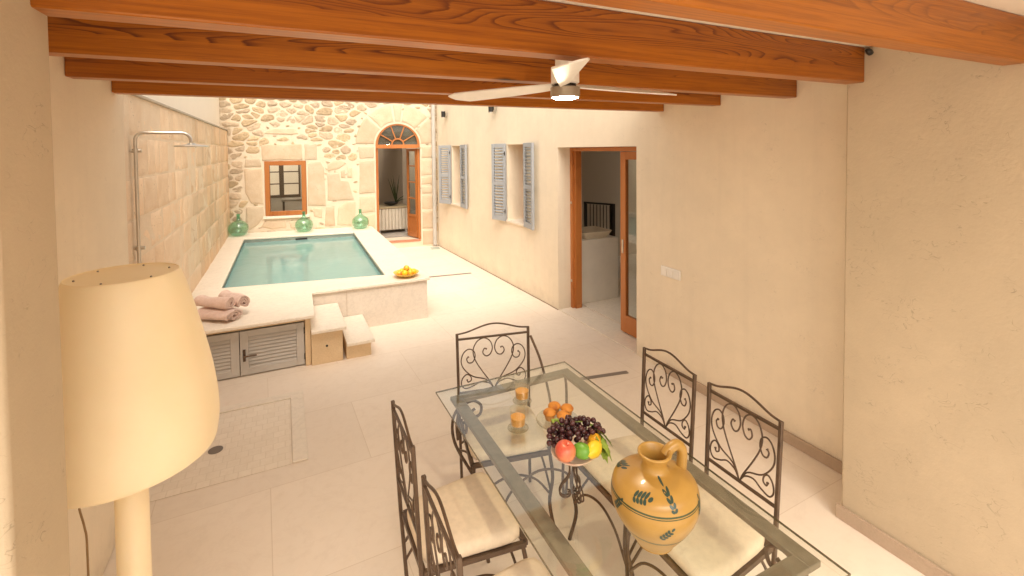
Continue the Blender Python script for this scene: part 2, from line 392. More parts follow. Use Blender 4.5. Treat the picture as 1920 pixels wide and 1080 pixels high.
def reveal(s0, s1, z0, z1, top=True):
    mb.add([W(s0, z0), W(s0, z1), W(s0, z1, TH), W(s0, z0, TH)], [(0, 1, 2, 3)])
    mb.add([W(s1, z1), W(s1, z0), W(s1, z0, TH), W(s1, z1, TH)], [(0, 1, 2, 3)])
    mb.add([W(s0, z0), W(s0, z0, TH), W(s1, z0, TH), W(s1, z0)], [(0, 1, 2, 3)])
    if top: mb.add([W(s0, z1), W(s1, z1), W(s1, z1, TH), W(s0, z1, TH)], [(0, 1, 2, 3)])
reveal(DS0, DS1, DZ0, DZ1, False); reveal(WS0, WS1, WZ0, WZ1)
# inner face
for q in ((-.5, WS0, 0, TOPZ), (WS0, WS1, 0, WZ0), (WS0, WS1, WZ1, TOPZ), (WS1, DS0, 0, TOPZ), (DS1, 4.6, 0, TOPZ), (DS0, DS1, DZ1 + DR, TOPZ)): face(*q, TH)
mb.add([W(-.5, TOPZ), W(4.6, TOPZ), W(4.6, TOPZ, TH), W(-.5, TOPZ, TH)], [(0, 1, 2, 3)])
mb.build('mortar_face', M['mortar'], back)

BLK = [[(0.584, 2.201), (1.32, 2.197), (1.327, 1.88), (0.589, 1.875)], [(1.353, 2.202), (1.592, 2.201), (1.591, 1.885), (1.354, 1.88)], [(0.302, 1.914), (0.572, 1.93), (0.594, 1.755), (0.288, 1.755)], [(0.28, 1.73), (0.604, 1.732), (0.607, 1.025), (0.39, 1.049), (0.286, 1.267)], [(0.299, 1.004), (0.612, 1.002), (0.615, 0.794), (0.508, 0.641), (0.326, 0.523), (0.28, 0.725)], [(1.409, 1.8), (1.475, 1.849), (1.645, 1.855), (1.72, 1.72), (1.731, 0.946), (1.396, 0.961)], [(1.771, 1.778), (1.861, 1.842), (2.03, 1.893), (2.142, 1.801), (1.998, 1.684), (1.774, 1.645)], [(1.767, 1.6), (1.991, 1.61), (2.022, 1.459), (2.177, 1.439), (2.27, 1.043), (1.761, 1.049)], [(2.02, 1.654), (2.105, 1.676), (2.116, 1.495), (2.028, 1.504)], [(2.155, 1.735), (2.248, 1.709), (2.25, 1.498), (2.144, 1.5)], [(1.483, 0.921), (1.67, 0.919), (1.651, 0.711), (1.501, 0.748)], [(1.723, 0.931), (1.893, 0.953), (1.899, 0.532), (1.7, 0.535)], [(1.954, 0.905), (2.127, 1.034), (2.304, 1.026), (2.294, 0.519), (1.933, 0.545)], [(0.545, 0.596), (0.621, 0.721), (0.987, 0.71), (1.011, 0.563), (0.752, 0.532)], [(1.037, 0.678), (1.363, 0.708), (1.392, 0.517), (1.069, 0.536)], [(1.396, 0.706), (1.46, 0.713), (1.456, 0.517), (1.419, 0.515)], [(0.64, 2.4), (0.746, 2.498), (1.215, 2.517), (1.258, 2.415), (1.15, 2.372)], [(2.363, 2.14), (2.691, 2.14), (2.686, 1.899), (2.387, 1.888)], [(2.385, 1.842), (2.685, 1.858), (2.688, 1.179), (2.373, 1.16)], [(2.372, 1.115), (2.687, 1.133), (2.687, 0.786), (2.365, 0.765)], [(2.375, 0.728), (2.686, 0.743), (2.689, 0.2), (2.4, 0.2)], [(3.644, 2.126), (3.882, 2.131), (3.879, 1.891), (3.64, 1.884)], [(3.634, 1.841), (3.884, 1.847), (3.886, 1.533), (3.634, 1.51)], [(3.64, 1.468), (3.885, 1.501), (3.883, 1.333), (3.64, 1.326)], [(3.64, 1.294), (3.882, 1.294), (3.886, 1.135), (3.64, 1.123)], [(3.64, 1.092), (3.889, 1.094), (3.894, 0.801), (3.64, 0.794)], [(3.64, 0.761), (3.899, 0.757), (3.913, 0.368), (3.64, 0.376)], [(3.64, 0.345), (3.90, 0.335), (3.95, 0.253), (3.95, 0.03), (3.64, 0.03)]]
def vouss(a0, a1, r0=0.475, r1=0.85, smax=3.90):
    pts = []
    k = 7
    for i in range(k + 1):
        a = R(a0 + (a1 - a0) * i / k); pts.append((DC - r0 * math.cos(a), DZ1 + .02 + r0 * math.sin(a)))
    for i in range(k, -1, -1):
        a = R(a0 + (a1 - a0) * i / k); rr = r1
        x = DC - rr * math.cos(a); z = DZ1 + .02 + rr * math.sin(a)
        if x > smax: z = DZ1 + .02 + (z - DZ1 - .02) * (smax - DC) / (x - DC) if a1 < 179 else z; x = smax
        pts.append((x, z))
    return pts
BLK += [vouss(1, 43), vouss(45.5, 81), vouss(83.5, 97), vouss(99.5, 137), vouss(139.5, 178.5)]
def inpoly(p, poly):
    x, y = p; c = False; j = len(poly) - 1
    for i in range(len(poly)):
        xi, yi = poly[i]; xj, yj = poly[j]
        if (yi > y) != (yj > y) and x < (xj - xi) * (y - yi) / (yj - yi) + xi: c = not c
        j = i
    return c
def area(p): return sum(p[i - 1][0] * p[i][1] - p[i][0] * p[i - 1][1] for i in range(len(p))) / 2
def subdiv(poly, maxl):
    out = []
    for i in range(len(poly)):
        a, b = poly[i], poly[(i + 1) % len(poly)]; L = math.hypot(b[0] - a[0], b[1] - a[1]); k = max(1, int(L / maxl + .5))
        out += [(a[0] + (b[0] - a[0]) * j / k, a[1] + (b[1] - a[1]) * j / k) for j in range(k)]
    return out
def domed(mb, poly, h, shrink, rough, rings=(1.0, 0.93, 0.8, 0.45), hs=(0, 0.6, 0.92, 1.0), sub=0.06, mapf=None, flat=False):
    mapf = mapf or W
    if area(poly) < 0: poly = poly[::-1]
    cx = sum(p[0] for p in poly) / len(poly); cz = sum(p[1] for p in poly) / len(poly)
    poly = subdiv(poly, sub)
    # round the corners
    for _ in range(0 if flat else 2):
        poly = [((poly[i - 1][0] + 2 * poly[i][0] + poly[(i + 1) % len(poly)][0]) / 4, (poly[i - 1][1] + 2 * poly[i][1] + poly[(i + 1) % len(poly)][1]) / 4) for i in range(len(poly))]
    sd_ = random.random() * 50; rr = []
    for k, hh in zip(rings, hs):
        ring = []
        for (x, z) in poly:
            dx, dz = x - cx, z - cz; L = math.hypot(dx, dz) + 1e-6
            if flat: q = k_ = 1 - (1 - k) * min(1, 0.12 / L)
            else: q = k
            j = mnoise.noise(Vector((x * 9, z * 9, sd_))) * rough
            f_ = max(0.05, (L * q - shrink) / L) + j * 0.5 / L
            hn = mnoise.noise(Vector((x * 14 * k, z * 14, sd_ + 9))) * rough * (1 if hh else 0)
            ring.append(mapf(cx + dx * f_, cz + dz * f_, -0.004 + h * hh + hn))
        rr.append(ring)
    mb.loft(rr, cap=True)
rub = MB(); dress = MB()
for i, p in enumerate(BLK):
    g = random.uniform(0.78, 0.96); wv = random.uniform(-0.05, 0.03)
    dress.ct = (g, g * (1 + wv * .5), g * (1 + wv)); domed(dress, p, 0.014, 0.006, 0.006, sub=0.07, flat=True, rings=(1.0, 0.95, 0.88, 0.4), hs=(0, .75, 1, 1.02))
dress.build('dressed_stone_surround', M['ashlar'], back, smooth=True, angle=60)
# voronoi rubble
seeds = []
gs = 0.215
zz = 0.45; row = 0
while zz < 3.7:
    x = -0.45 + (row % 2) * 0.12
    while x < 4.2:
        seeds.append((x + random.uniform(-.09, .09), zz + random.uniform(-.055, .055))); x += random.choice((0.15, 0.2, 0.26, 0.34))
    zz += 0.125; row += 1
def clip(poly, mx_, my_, nx, ny):
    out = []
    for i in range(len(poly)):
        a, b = poly[i - 1], poly[i]
        da = (a[0] - mx_) * nx + (a[1] - my_) * ny; db = (b[0] - mx_) * nx + (b[1] - my_) * ny
        if (da <= 0) != (db <= 0):
            t_ = da / (da - db); out.append((a[0] + (b[0] - a[0]) * t_, a[1] + (b[1] - a[1]) * t_))
        if db <= 0: out.append(b)
    return out
door_poly = [(DS0 - .03, 0), (DS1 + .03, 0)] + [(s_, z_ + .03) for s_, z_ in arc[::-1]]
win_poly = [(WS0 - .04, WZ0 - .06), (WS1 + .04, WZ0 - .06), (WS1 + .04, WZ1 + .03), (WS0 - .04, WZ1 + .03)]
noz = BLK + [door_poly, win_poly]
for i, (x, y) in enumerate(seeds):
    poly = [(x - .35, y - .25), (x + .35, y - .25), (x + .35, y + .25), (x - .35, y + .25)]
    for j, (a, b) in enumerate(seeds):
        if i != j and abs(a - x) < .7 and abs(b - y) < .5:
            ax = 0.62  # squash so stones lie flat
            dx, dy = (a - x) * ax, (b - y) / ax
            poly = clip(poly, (a + x) / 2, (b + y) / 2, dx, dy)
            if len(poly) < 3: break
    if len(poly) < 3: continue
    cx = sum(p[0] for p in poly) / len(poly); cz = sum(p[1] for p in poly) / len(poly)
    if any(inpoly((cx, cz), q) for q in noz): continue
    bad = False
    for q in noz:
        k = sum(inpoly((p[0] * .8 + cx * .2, p[1] * .8 + cz * .2), q) for p in poly)
        if k >= 2: bad = True; break
        if k == 1:
            poly = [((p[0] * .4 + cx * .6, p[1] * .4 + cz * .6) if inpoly((p[0] * .8 + cx * .2, p[1] * .8 + cz * .2), q) else p) for p in poly]
    if bad: 
        poly = [(p[0] * .45 + cx * .55, p[1] * .45 + cz * .55) for p in poly]
    g = random.uniform(0.72, 1.02); c_ = random.random()
    rub.ct = (g * 1.02, g * (0.97 if c_ < .5 else 0.94), g * (0.93 if c_ < .5 else 0.80))
    domed(rub, poly, random.uniform(0.008, 0.022), 0.009, 0.016, sub=0.04)
rub.build('rubble_stones', M['rubble'], back, smooth=True, angle=75)
# window of the stone wall
def frame_ring(mb, s0, s1, z0, z1, wd, d0, d1, mapf=W):
    def bx(a, b, c, d):
        v = [mapf(s_, z_, dd) for z_ in (c, d) for dd in (d0, d1) for s_ in (a, b)]
        mb.add(v, [(0, 2, 3, 1), (4, 5, 7, 6), (0, 1, 5, 4), (2, 6, 7, 3), (0, 4, 6, 2), (1, 3, 7, 5)])
    bx(s0, s0 + wd, z0, z1); bx(s1 - wd, s1, z0, z1); bx(s0 + wd, s1 - wd, z0, z0 + wd); bx(s0 + wd, s1 - wd, z1 - wd, z1)
def bxw(mb, a, b, c, d, d0, d1, mapf=W):
    v = [mapf(s_, z_, dd) for z_ in (c, d) for dd in (d0, d1) for s_ in (a, b)]
    mb.add(v, [(0, 2, 3, 1), (4, 5, 7, 6), (0, 1, 5, 4), (2, 6, 7, 3), (0, 4, 6, 2), (1, 3, 7, 5)])
m = MB(); frame_ring(m, WS0 + .004, WS1 - .004, WZ0 + .004, WZ1 - .004, 0.085, -0.06, 0.012)
wf = m.build('window', M['frame_wood'], back, bevel=0.004); wf['label'] = 'square wooden framed window in the stone wall'
m = MB(); bxw(m, WS0 + .085, WS1 - .085, WZ0 + .085, WZ1 - .085, -0.035, -0.029)
o = m.build('pane', M['pane'], back); o.parent = wf; o.location = (0, 0, 0)
m = MB(); bxw(m, WS0 - .04, WS1 + .04, WZ0 - .05, WZ0 - .002, -0.02, 0.05)
o = m.build('sill', M['marble'], back, bevel=0.006); o.parent = wf
# arched door: transom bar, fanlight, jamb lining, leaf
m = MB(); bxw(m, DS0 + .003, DS1 - .003, DZ1 - .06, DZ1 + .02, -0.12, -0.0)
def arcband(m, r0, r1, d0, d1, a0=0, a1=180, cz=DZ1 + .02, n=28):
    rings = []
    for k in range(n + 1):
        a = R(a0 + (a1 - a0) * k / n); c_, s_ = -math.cos(a), math.sin(a)
        rings.append([W(DC + r0 * c_, cz + r0 * s_, d0), W(DC + r1 * c_, cz + r1 * s_, d0), W(DC + r1 * c_, cz + r1 * s_, d1), W(DC + r0 * c_, cz + r0 * s_, d1)])
    m.loft(rings)
arcband(m, DR - .05, DR - .004, -0.12, -0.01); arcband(m, 0.105, 0.135, -0.08, -0.03)
for a in (30, 66, 102 - 0, 138 + 6):
    a = {30: 31, 66: 70, 102: 110, 144: 149}[a]
    ca, sa = -math.cos(R(a)), math.sin(R(a)); r0, r1 = 0.13, DR - .045; hw = 0.012
    def q(r, o_, d): return W(DC + r * ca - o_ * sa, DZ1 + .02 + r * sa + o_ * ca, d)
    m.loft([[q(r0, -hw, -.08), q(r0, hw, -.08), q(r0, hw, -.03), q(r0, -hw, -.03)], [q(r1, -hw, -.08), q(r1, hw, -.08), q(r1, hw, -.03), q(r1, -hw, -.03)]])
# jamb lining
bxw(m, DS0 + .002, DS0 + .05, DZ0, DZ1 - .06, -0.16, -0.05); bxw(m, DS1 - .05, DS1 - .002, DZ0, DZ1 - .06, -0.16, -0.05)
fan = m.build('door_frame', M['door_wood'], back, bevel=0.003)
m = MB(); rg = [W(DC - (DR - .05) * math.cos(PI * k / 20), DZ1 + .02 + (DR - .05) * math.sin(PI * k / 20), -0.055) for k in range(21)]
rg2 = [W(DC - (DR - .05) * math.cos(PI * k / 20), DZ1 + .02 + (DR - .05) * math.sin(PI * k / 20), -0.06) for k in range(21)]
m.loft([rg, rg2]); o = m.build('fanlight_pane', M['smoked'], back); o.parent = fan
m = MB(); bxw(m, DS0 + .01, DS1 - .01, DZ0 - .03, DZ0 + .006, -0.06, 0.012); m.build('threshold', simple('red_clay', (0.45, 0.20, 0.12), 0.7), back)
# open leaf swung inwards on the right jamb
hx = Vector(W(DS1 - .055, 0, -0.12)); ang = math.atan2(-N.y, -N.x) + R(24)   # pointing into the house, turned to the left
le = Vector((math.cos(ang), math.sin(ang))); ln = Vector((-le.y, le.x))
def LW(s, z, d): return (hx.x + le.x * s + ln.x * d, hx.y + le.y * s + ln.y * d, z)
m = MB(); LL = 0.42
bxw(m, 0, .06, DZ0 + .02, DZ1 - .07, -.02, .02, LW); bxw(m, LL - .06, LL, DZ0 + .02, DZ1 - .07, -.02, .02, LW)
for z0_, z1_ in ((.17, .27), (.60, .66), (1.0, 1.025), (1.35, 1.375), (1.70, 1.725), (2.03, 2.085)): bxw(m, .06, LL - .06, z0_, z1_, -.018, .018, LW)
bxw(m, .06, LL - .06, .27, .60, -.008, .008, LW)
lf = m.build('door_leaf', M['door_wood'], back, bevel=0.003)
m = MB(); bxw(m, .06, LL - .06, .66, 2.03, -.003, .003, LW); o = m.build('pane', M['pane'], back); o.parent = lf
for hz in (0.5, 1.2, 1.9):
    m = MB(); m.tube([LW(-.005, hz - .05, -.025), LW(-.005, hz + .05, -.025)], 0.009); o = m.build('hinge', M['black'], back, smooth=True); o.parent = lf

# ---- room behind the stone wall ----------------------------------------
rm = thing('back_room', 'dim pale room behind the stone wall seen through its arched door and window', 'room', (1, 12, 0))
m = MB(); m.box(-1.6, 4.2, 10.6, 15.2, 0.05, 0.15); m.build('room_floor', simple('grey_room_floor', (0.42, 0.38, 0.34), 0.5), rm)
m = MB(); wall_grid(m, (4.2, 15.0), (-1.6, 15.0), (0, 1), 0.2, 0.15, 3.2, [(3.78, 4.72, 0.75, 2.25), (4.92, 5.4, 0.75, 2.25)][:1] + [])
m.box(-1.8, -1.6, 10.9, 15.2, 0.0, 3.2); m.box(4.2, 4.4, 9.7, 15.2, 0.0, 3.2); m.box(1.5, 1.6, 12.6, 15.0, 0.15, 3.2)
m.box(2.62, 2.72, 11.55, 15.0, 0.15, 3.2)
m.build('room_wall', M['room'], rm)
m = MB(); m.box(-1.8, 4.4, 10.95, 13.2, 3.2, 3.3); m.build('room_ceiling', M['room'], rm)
m = MB()
# far casement window: x from -0.52 to 0.42
m.box(-0.55, -0.50, 14.98, 15.06, .75, 2.25); m.box(.40, .44, 14.98, 15.06, .75, 2.25); m.box(-0.10, 0.02, 14.98, 15.06, .75, 2.25)
for z_ in (.75, 1.12, 1.46, 1.80, 2.18): m.box(-.5, -.10, 14.99, 15.04, z_, z_ + (.03 if .75 < z_ < 2.1 else .07)); m.box(.02, .40, 14.99, 15.04, z_, z_ + (.03 if .75 < z_ < 2.1 else .07))
m.build('casement', simple('dark_window_wood', (0.10, 0.06, 0.035), 0.5), rm)
m = MB(); m.box(-3, 3, 16.6, 16.7, 0, 5); o = m.build('neighbour_wall', M['white']); tag(o, 'white street wall glimpsed through the panes of the far window beyond the room', 'wall')
# ribbed day bed / cabinet seen through the arched door
ob = thing('ribbed_bench', 'cream ribbed box bench with a wooden lid standing inside the arched doorway', 'bench', (2.25, 11.1, 0.15))
m = MB()
for k in range(9): m.box(1.93 + k * .077, 1.93 + k * .077 + .066, 11.0, 11.06, .23, .72)
m.box(1.92, 2.60, 11.04, 11.5, .22, .72); m.build('ribbed_body', simple('cream_ribs', (0.72, 0.66, 0.55), 0.6), ob, bevel=0.012)
m = MB(); m.box(1.90, 2.63, 10.98, 11.55, .725, .76); m.build('lid', simple('lid_oak', (0.45, 0.36, 0.22), 0.6), ob, bevel=0.005)
for x_ in (1.96, 2.56):
    for y_ in (11.05, 11.45): m = MB(); m.box(x_ - .02, x_ + .02, y_ - .02, y_ + .02, .15, .225); m.build('leg', M['cabpaint'], ob)
pt = thing('potted_palm', 'dark thin palm in a round black bowl on the ribbed bench', 'plant', (2.28, 11.3, .76))
m = MB(); m.lathe([(.06, .762), (.15, .80), (.17, .84), (.155, .84), (.10, .80)], 24, (2.28, 11.3, 0)); m.build('bowl', M['black'], pt, smooth=True)
m = MB()
for k in range(16):
    a = random.uniform(0, 6.28); L = random.uniform(.2, .6); up = random.uniform(.1, .8)
    pts = [(2.40 + math.cos(a) * L * u_ * .4, 11.35 + math.sin(a) * L * u_ * .4, .80 + up * u_ - .12 * u_ * u_) for u_ in (0, .3, .6, 1)]
    m.tube(pts, [.006, .011, .009, .002], 4)
m.build('fronds', simple('palm_green', (0.05, 0.07, 0.02), 0.6), pt)
tb = thing('dark_table', 'dark wooden table with white top under the far window, seen through the wooden window', 'table', (.15, 13.2, .15))
m = MB(); m.box(-.05, .9, 12.9, 13.5, .82, .86); m.build('tabletop', simple('pale_top', (.55, .5, .42), .4), tb)
for x_ in (0, .85):
    for y_ in (12.95, 13.45): m = MB(); m.box(x_ - .025, x_ + .025, y_ - .025, y_ + .025, .15, .82); m.build('leg', M['dark'], tb)
ch = thing('dark_chair', 'black spindle chair beside the dark table inside the window', 'chair', (.62, 12.6, .15))
m = MB(); m.box(.42, .82, 12.4, 12.8, .60, .63); m.build('seat', M['black'], ch)
m = MB(); m.tube(catmull([(.42, 12.4, .62), (.44, 12.4, 1.0), (.62, 12.4, 1.18), (.80, 12.4, 1.0), (.82, 12.4, .62)], 5), .014)
for k in range(5): m.tube([(.48 + k * .07, 12.4, .63), (.49 + k * .065, 12.4, 1.10)], .006)
m.build('backrest', M['black'], ch)
for x_, y_ in ((.44, 12.42), (.8, 12.42), (.44, 12.78), (.8, 12.78)): m = MB(); m.tube([(x_, y_, .15), (x_, y_, .6)], .013); m.build('leg', M['black'], ch)

# ---- left boundary: sandstone block wall with white wall above -----------
blk = thing('block_wall', 'sandstone block boundary wall running along the left side of the pool behind the shower', 'stone wall', (-.93, 7, 0))
m = MB(); m.box(-1.45, -.935, 3.5, 10.9, 0, 2.455); m.build('mortar_core', stone('warm_joint', (0.76, 0.60, 0.43), (0.80, 0.66, 0.50), 6, 0.5), blk)
def LWm(s, z, d): return (-.945 + d, s, z)
m = MB(); zs = [0.02]; 
hts = [.36, .33, .30, .31, .28, .29, .29, .29]
for h in hts: zs.append(zs[-1] + h)
k_ = (2.45 - .02) / (zs[-1] - .02); zs = [.02 + (z_ - .02) * k_ for z_ in zs]
for r_ in range(len(hts)):
    y = 3.52 + random.uniform(-.3, 0)
    while y < 10.45:
        L = random.choice((.17, .22, .28, .34, .42)); y1 = min(y + L, 10.46)
        far = (y > 6.4 + random.uniform(-.5, .5)); j = .014 if far else .006
        y0c = max(y, 3.505)
        if y1 - y0c > .08:
            q = random.uniform(-j, j)
            P_ = [(y0c + .004, zs[r_] + .004 + q * .6), (y1 - .005, zs[r_] + .004 - q * .5), (y1 - .005 + q * .5, zs[r_ + 1] - .004 + q * .3), (y0c + .004 - q * .4, zs[r_ + 1] - .004)]
            g = random.uniform(.90, 1.08) * (0.97 if far else 1.12); yl = random.choice((1, .97, .93, .85)) if far else random.choice((1.04, 1.06, 1.0, .94))
            m.ct = (g * 1.06, g * (1 + (yl - 1) * .45), g * yl * .95); domed(m, P_, random.uniform(.013, .026 if far else .018), .001, .007 if far else .0025, sub=.09, mapf=LWm, flat=True, rings=(1, .96, .9, .4), hs=(0, .8, 1, 1))
        y = y1
m.build('stone_blocks', M['ashlar'], blk, smooth=True, angle=60)
m = MB(); m.box(-1.46, -.915, 3.5, 10.44, 2.452, 2.475); m.build('capping', stone('weathered_cap', (.42, .36, .28), (.52, .46, .38), 8, .6), blk, bevel=.006)
m = MB(); m.box(-1.7, -1.05, 3.5, 10.9, 2.0, 3.4); o = m.build('upper_white_wall', M['white']); tag(o, 'plain white rendered wall rising behind the top of the sandstone block wall', 'wall')

# ---- left porch pier and pillar -----------------------------------------
m = MB(); m.box(-1.5, -.83, 1.531, 3.498, 0, 2.56); o = m.build('porch_side_wall', M['plaster'], bevel=.01); tag(o, 'cream plastered porch wall between the left pillar and the sandstone blocks', 'wall')
m = MB(); m.box(-1.5, -.5, 1.26, 1.53, 0, 2.56); o = m.build('pillar', M['pillar'], bevel=.012, bseg=3); tag(o, 'rough plastered pillar at the left edge beside the lamp shade', 'pillar')
rp = thing('porch_wall', 'rough tan plastered wall end at the right edge with a stone skirting', 'wall', (2.9, 0, 0))
m = MB(); m.box(2.73, 3.42, -2.5, 1.525, 0, 2.56); m.build('wall_face', M['pillar'], rp, bevel=.012, bseg=3)
m = MB(); m.box(2.712, 2.729, -2.5, 1.54, 0, .075); m.build('skirting', M['skirt'], rp, bevel=.002)

# ---- right house wall -----------------------------------------------------
rw = thing('house_wall', 'long cream plastered house wall on the right with blue shutters and a sliding door', 'house wall', (3.1, 5, 0))
m = MB()
K = Vector((3.12, 5.4)); Fr = Vector((2.975, 10.05))
Dy0, Dy1 = 3.66, 5.14
wall_grid(m, (3.12, 1.527), (3.12, 5.4), (1, 0), .36, 0, 3.2, [(Dy0 - 1.527, Dy1 - 1.527, -.001 + .001, 2.07)])
eR = (Fr - K).normalized(); nR = Vector((-eR.y * -1, eR.x * -1)); nR = Vector((eR.y, -eR.x))
def RW(s, z, d): return (K.x + eR.x * s - nR.x * 0 + nR.x * d, K.y + eR.y * s + nR.y * d, z)   # d>0 goes into the house
w2 = (6.0 - 5.4, 6.55 - 5.4, .975, 2.125); w1 = (8.43 - 5.4, 8.95 - 5.4, 1.0, 2.13)
wall_grid(m, (K.x, K.y), (Fr.x, Fr.y), (nR.x, nR.y), .40, 0, 3.2, [w2, w1])
m.build('wall_face', M['plaster'], rw)
m = MB(); bxw(m, .0, 4.55, .0, .007, -.010, -.0005, RW); m.box(3.110, 3.1195, 5.145, 5.395, 0, .007); m.build('wall_joint', simple('joint_dirt', (.30, .22, .15), .9), rw)
m = MB(); m.box(3.098, 3.1185, 1.53, 3.25, 0, .075); m.build('skirting', M['skirt'], rw, bevel=.002)
# windows set deep in the wall
for (s0, s1, z0, z1) in (w2, w1):
    m = MB(); frame_ring(m, s0 + .002, s1 - .002, z0 + .002, z1 - .002, .05, .27, .33, RW); bxw(m, (s0 + s1) / 2 - .03, (s0 + s1) / 2 + .03, z0 + .052, z1 - .052, .275, .325, RW)
    wf = m.build('window', M['frame_wood'], rw, bevel=.003)
    m = MB(); bxw(m, s0 + .05, s1 - .05, z0 + .05, z1 - .05, .298, .302, RW); o = m.build('pane', M['pane'], rw); o.parent = wf
    m = MB(); bxw(m, s0 - .01, s1 + .01, z0 - .028, z0 + .004, -.03, .27, RW); o = m.build('sill', M['marble'], rw, bevel=.004); o.parent = wf
# louvred shutters
def shutter(hxy, fxy, z0, z1):
    h = Vector(hxy); f = Vector(fxy); L = (f - h).length; e = (f - h) / L; n = Vector((-e.y, e.x))
    def SW(s, z, d): return (h.x + e.x * s + n.x * d, h.y + e.y * s + n.y * d, z)
    m = MB(); st = .05; T = .017
    bxw(m, 0, st, z0, z1, -T, T, SW); bxw(m, L - st, L, z0, z1, -T, T, SW)
    zm = (z0 + z1) / 2 - .02
    for a, b in ((z0, z0 + .08), (zm - .03, zm + .03), (z1 - .06, z1)): bxw(m, st, L - st, a, b, -T * .9, T * .9, SW)
    for a, b in ((z0 + .08, zm - .03), (zm + .03, z1 - .06)):
        k = int((b - a) / .046); 
        for i in range(k):
            zc = a + (i + .5) * (b - a) / k; dz = .012
            v_ = [SW(s_, zc + q_ * dz + w_, q_ * -.014) for s_ in (st, L - st) for q_, w_ in ((-1, -.003), (1, -.003), (1, .003), (-1, .003))]
            m.add(v_, [(0, 1, 2, 3), (7, 6, 5, 4), (0, 4, 5, 1), (1, 5, 6, 2), (2, 6, 7, 3), (3, 7, 4, 0)])
    o = m.build('shutter', M['shutter'], rw, bevel=.002, bseg=1)
    m = MB()
    for z_ in (z0 + .15, z1 - .15): m.tube([SW(0, z_ - .03, .02), SW(0, z_ + .03, .02)], .008); m.tube([SW(.0, z_, .02), SW(.0, z_, .05)], .005)
    q_ = m.build('hinge', M['black'], rw); q_.parent = o
shutter((3.062, 6.57), (2.968, 6.865), .955, 2.14); shutter((3.075, 5.975), (3.03, 5.63), .955, 2.14)
shutter((2.985, 8.975), (2.845, 9.27), .98, 2.145); shutter((3.0, 8.42), (2.985, 8.09), .98, 2.145)
# door frame, leaf, threshold
m = MB(); m.box(3.30, 3.44, Dy1 - .055, Dy1 - .002, .012, 2.066); m.box(3.33, 3.42, Dy1 - .085, Dy1 - .055, .012, 2.066); m.box(3.30, 3.44, Dy0 + .002, Dy0 + .05, .012, 2.066); m.box(3.30, 3.44, Dy0 + .05, Dy1 - .055, 2.02, 2.066)
m.build('door_frame', M['door_wood'], rw, bevel=.003)
m = MB(); y0, y1 = 3.70, 4.19
m.box(3.345, 3.39, y1 - .085, y1, .03, 2.015); m.box(3.345, 3.39, y0, y0 + .085, .03, 2.015); m.box(3.345, 3.39, y0 + .085, y1 - .085, 1.93, 2.015); m.box(3.345, 3.39, y0 + .085, y1 - .085, .03, .22)
sl = m.build('sliding_door', M['door_wood'], rw, bevel=.003)
m = MB(); m.box(3.365, 3.370, y0 + .085, y1 - .085, .22, 1.93); o = m.build('pane', M['pane'], rw); o.parent = sl
m = MB(); m.box(3.336, 3.3445, y1 - .055, y1 - .030, .90, 1.05); o = m.build('handle', M['steel'], rw, bevel=.003); o.parent = sl
for z_ in (1.35, .35):
    m = MB(); m.box(3.292, 3.2995, Dy1 - .045, Dy1 - .02, z_, z_ + .03); m.build('latch_plate', M['steel'], rw)
m = MB(); m.box(3.125, 3.46, Dy0 + .003, Dy1 - .003, 0.002, .012); m.build('threshold', M['marble'], rw, bevel=.002)
m = MB(); m.box(3.103, 3.1195, 3.075, 3.31, .885, .975); sw = m.build('light_switch', M['offwhite'], bevel=.005)
tag(sw, 'white triple light switch plate on the cream wall right of the sliding door', 'light switch')
sw.location = (0, 0, 0)
for k in range(3):
    m = MB(); m.box(3.0985, 3.1028, 3.09 + k * .072, 3.09 + k * .072 + .062, .90, .96); o = m.build('rocker', M['offwhite'], bevel=.002); o.parent = sw

# ---- room behind the sliding door -----------------------------------------
rb = thing('side_room', 'grey beige room seen through the sliding door on the right', 'room', (4.5, 5, 0))
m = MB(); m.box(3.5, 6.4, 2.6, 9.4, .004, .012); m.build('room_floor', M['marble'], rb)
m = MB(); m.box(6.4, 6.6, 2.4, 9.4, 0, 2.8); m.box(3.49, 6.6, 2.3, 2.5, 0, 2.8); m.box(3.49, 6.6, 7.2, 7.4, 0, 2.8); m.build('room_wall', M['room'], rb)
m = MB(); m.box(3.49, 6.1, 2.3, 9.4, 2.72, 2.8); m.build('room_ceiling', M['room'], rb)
vt = thing('washstand', 'plain white masonry washstand just inside the sliding door', 'washstand', (3.8, 5.4, 0))
m = MB(); m.box(3.5, 4.10, 5.18, 6.1, .012, .84); m.build('washstand_body', simple('white_masonry', (.74, .70, .62), .6, bump=.1, bscale=30), vt, bevel=.006)
bs = thing('basin', 'shallow cream countertop basin on the white washstand', 'basin', (3.8, 5.4, .84))
m = MB(); M_ = Matrix.Identity(4)
def rr_ring(x0, x1, y0, y1, z, r=.04, n=4):
    out = []
    for cx, cy, a0 in ((x1 - r, y1 - r, 0), (x0 + r, y1 - r, 90), (x0 + r, y0 + r, 180), (x1 - r, y0 + r, 270)):
        for k in range(n + 1): a = R(a0 + 90 * k / n); out.append((cx + r * math.cos(a), cy + r * math.sin(a), z))
    return out
m.loft([rr_ring(3.62, 3.98, 5.26, 5.60, .841), rr_ring(3.56, 4.04, 5.21, 5.65, .935), rr_ring(3.575, 4.025, 5.225, 5.635, .935), rr_ring(3.64, 3.96, 5.28, 5.58, .87)])
m.build('bowl', simple('cream_ceramic', (.78, .70, .56), .15), bs, smooth=True, angle=50)
m = MB(); m.tube([(3.62, 5.72, .841), (3.62, 5.72, 1.0)], .022, 10); m.tube([(3.62, 5.72, .985), (3.66, 5.60, .985), (3.67, 5.56, .97)], .014, 8); m.tube([(3.62, 5.72, 1.0), (3.60, 5.74, 1.04)], .012, 8)
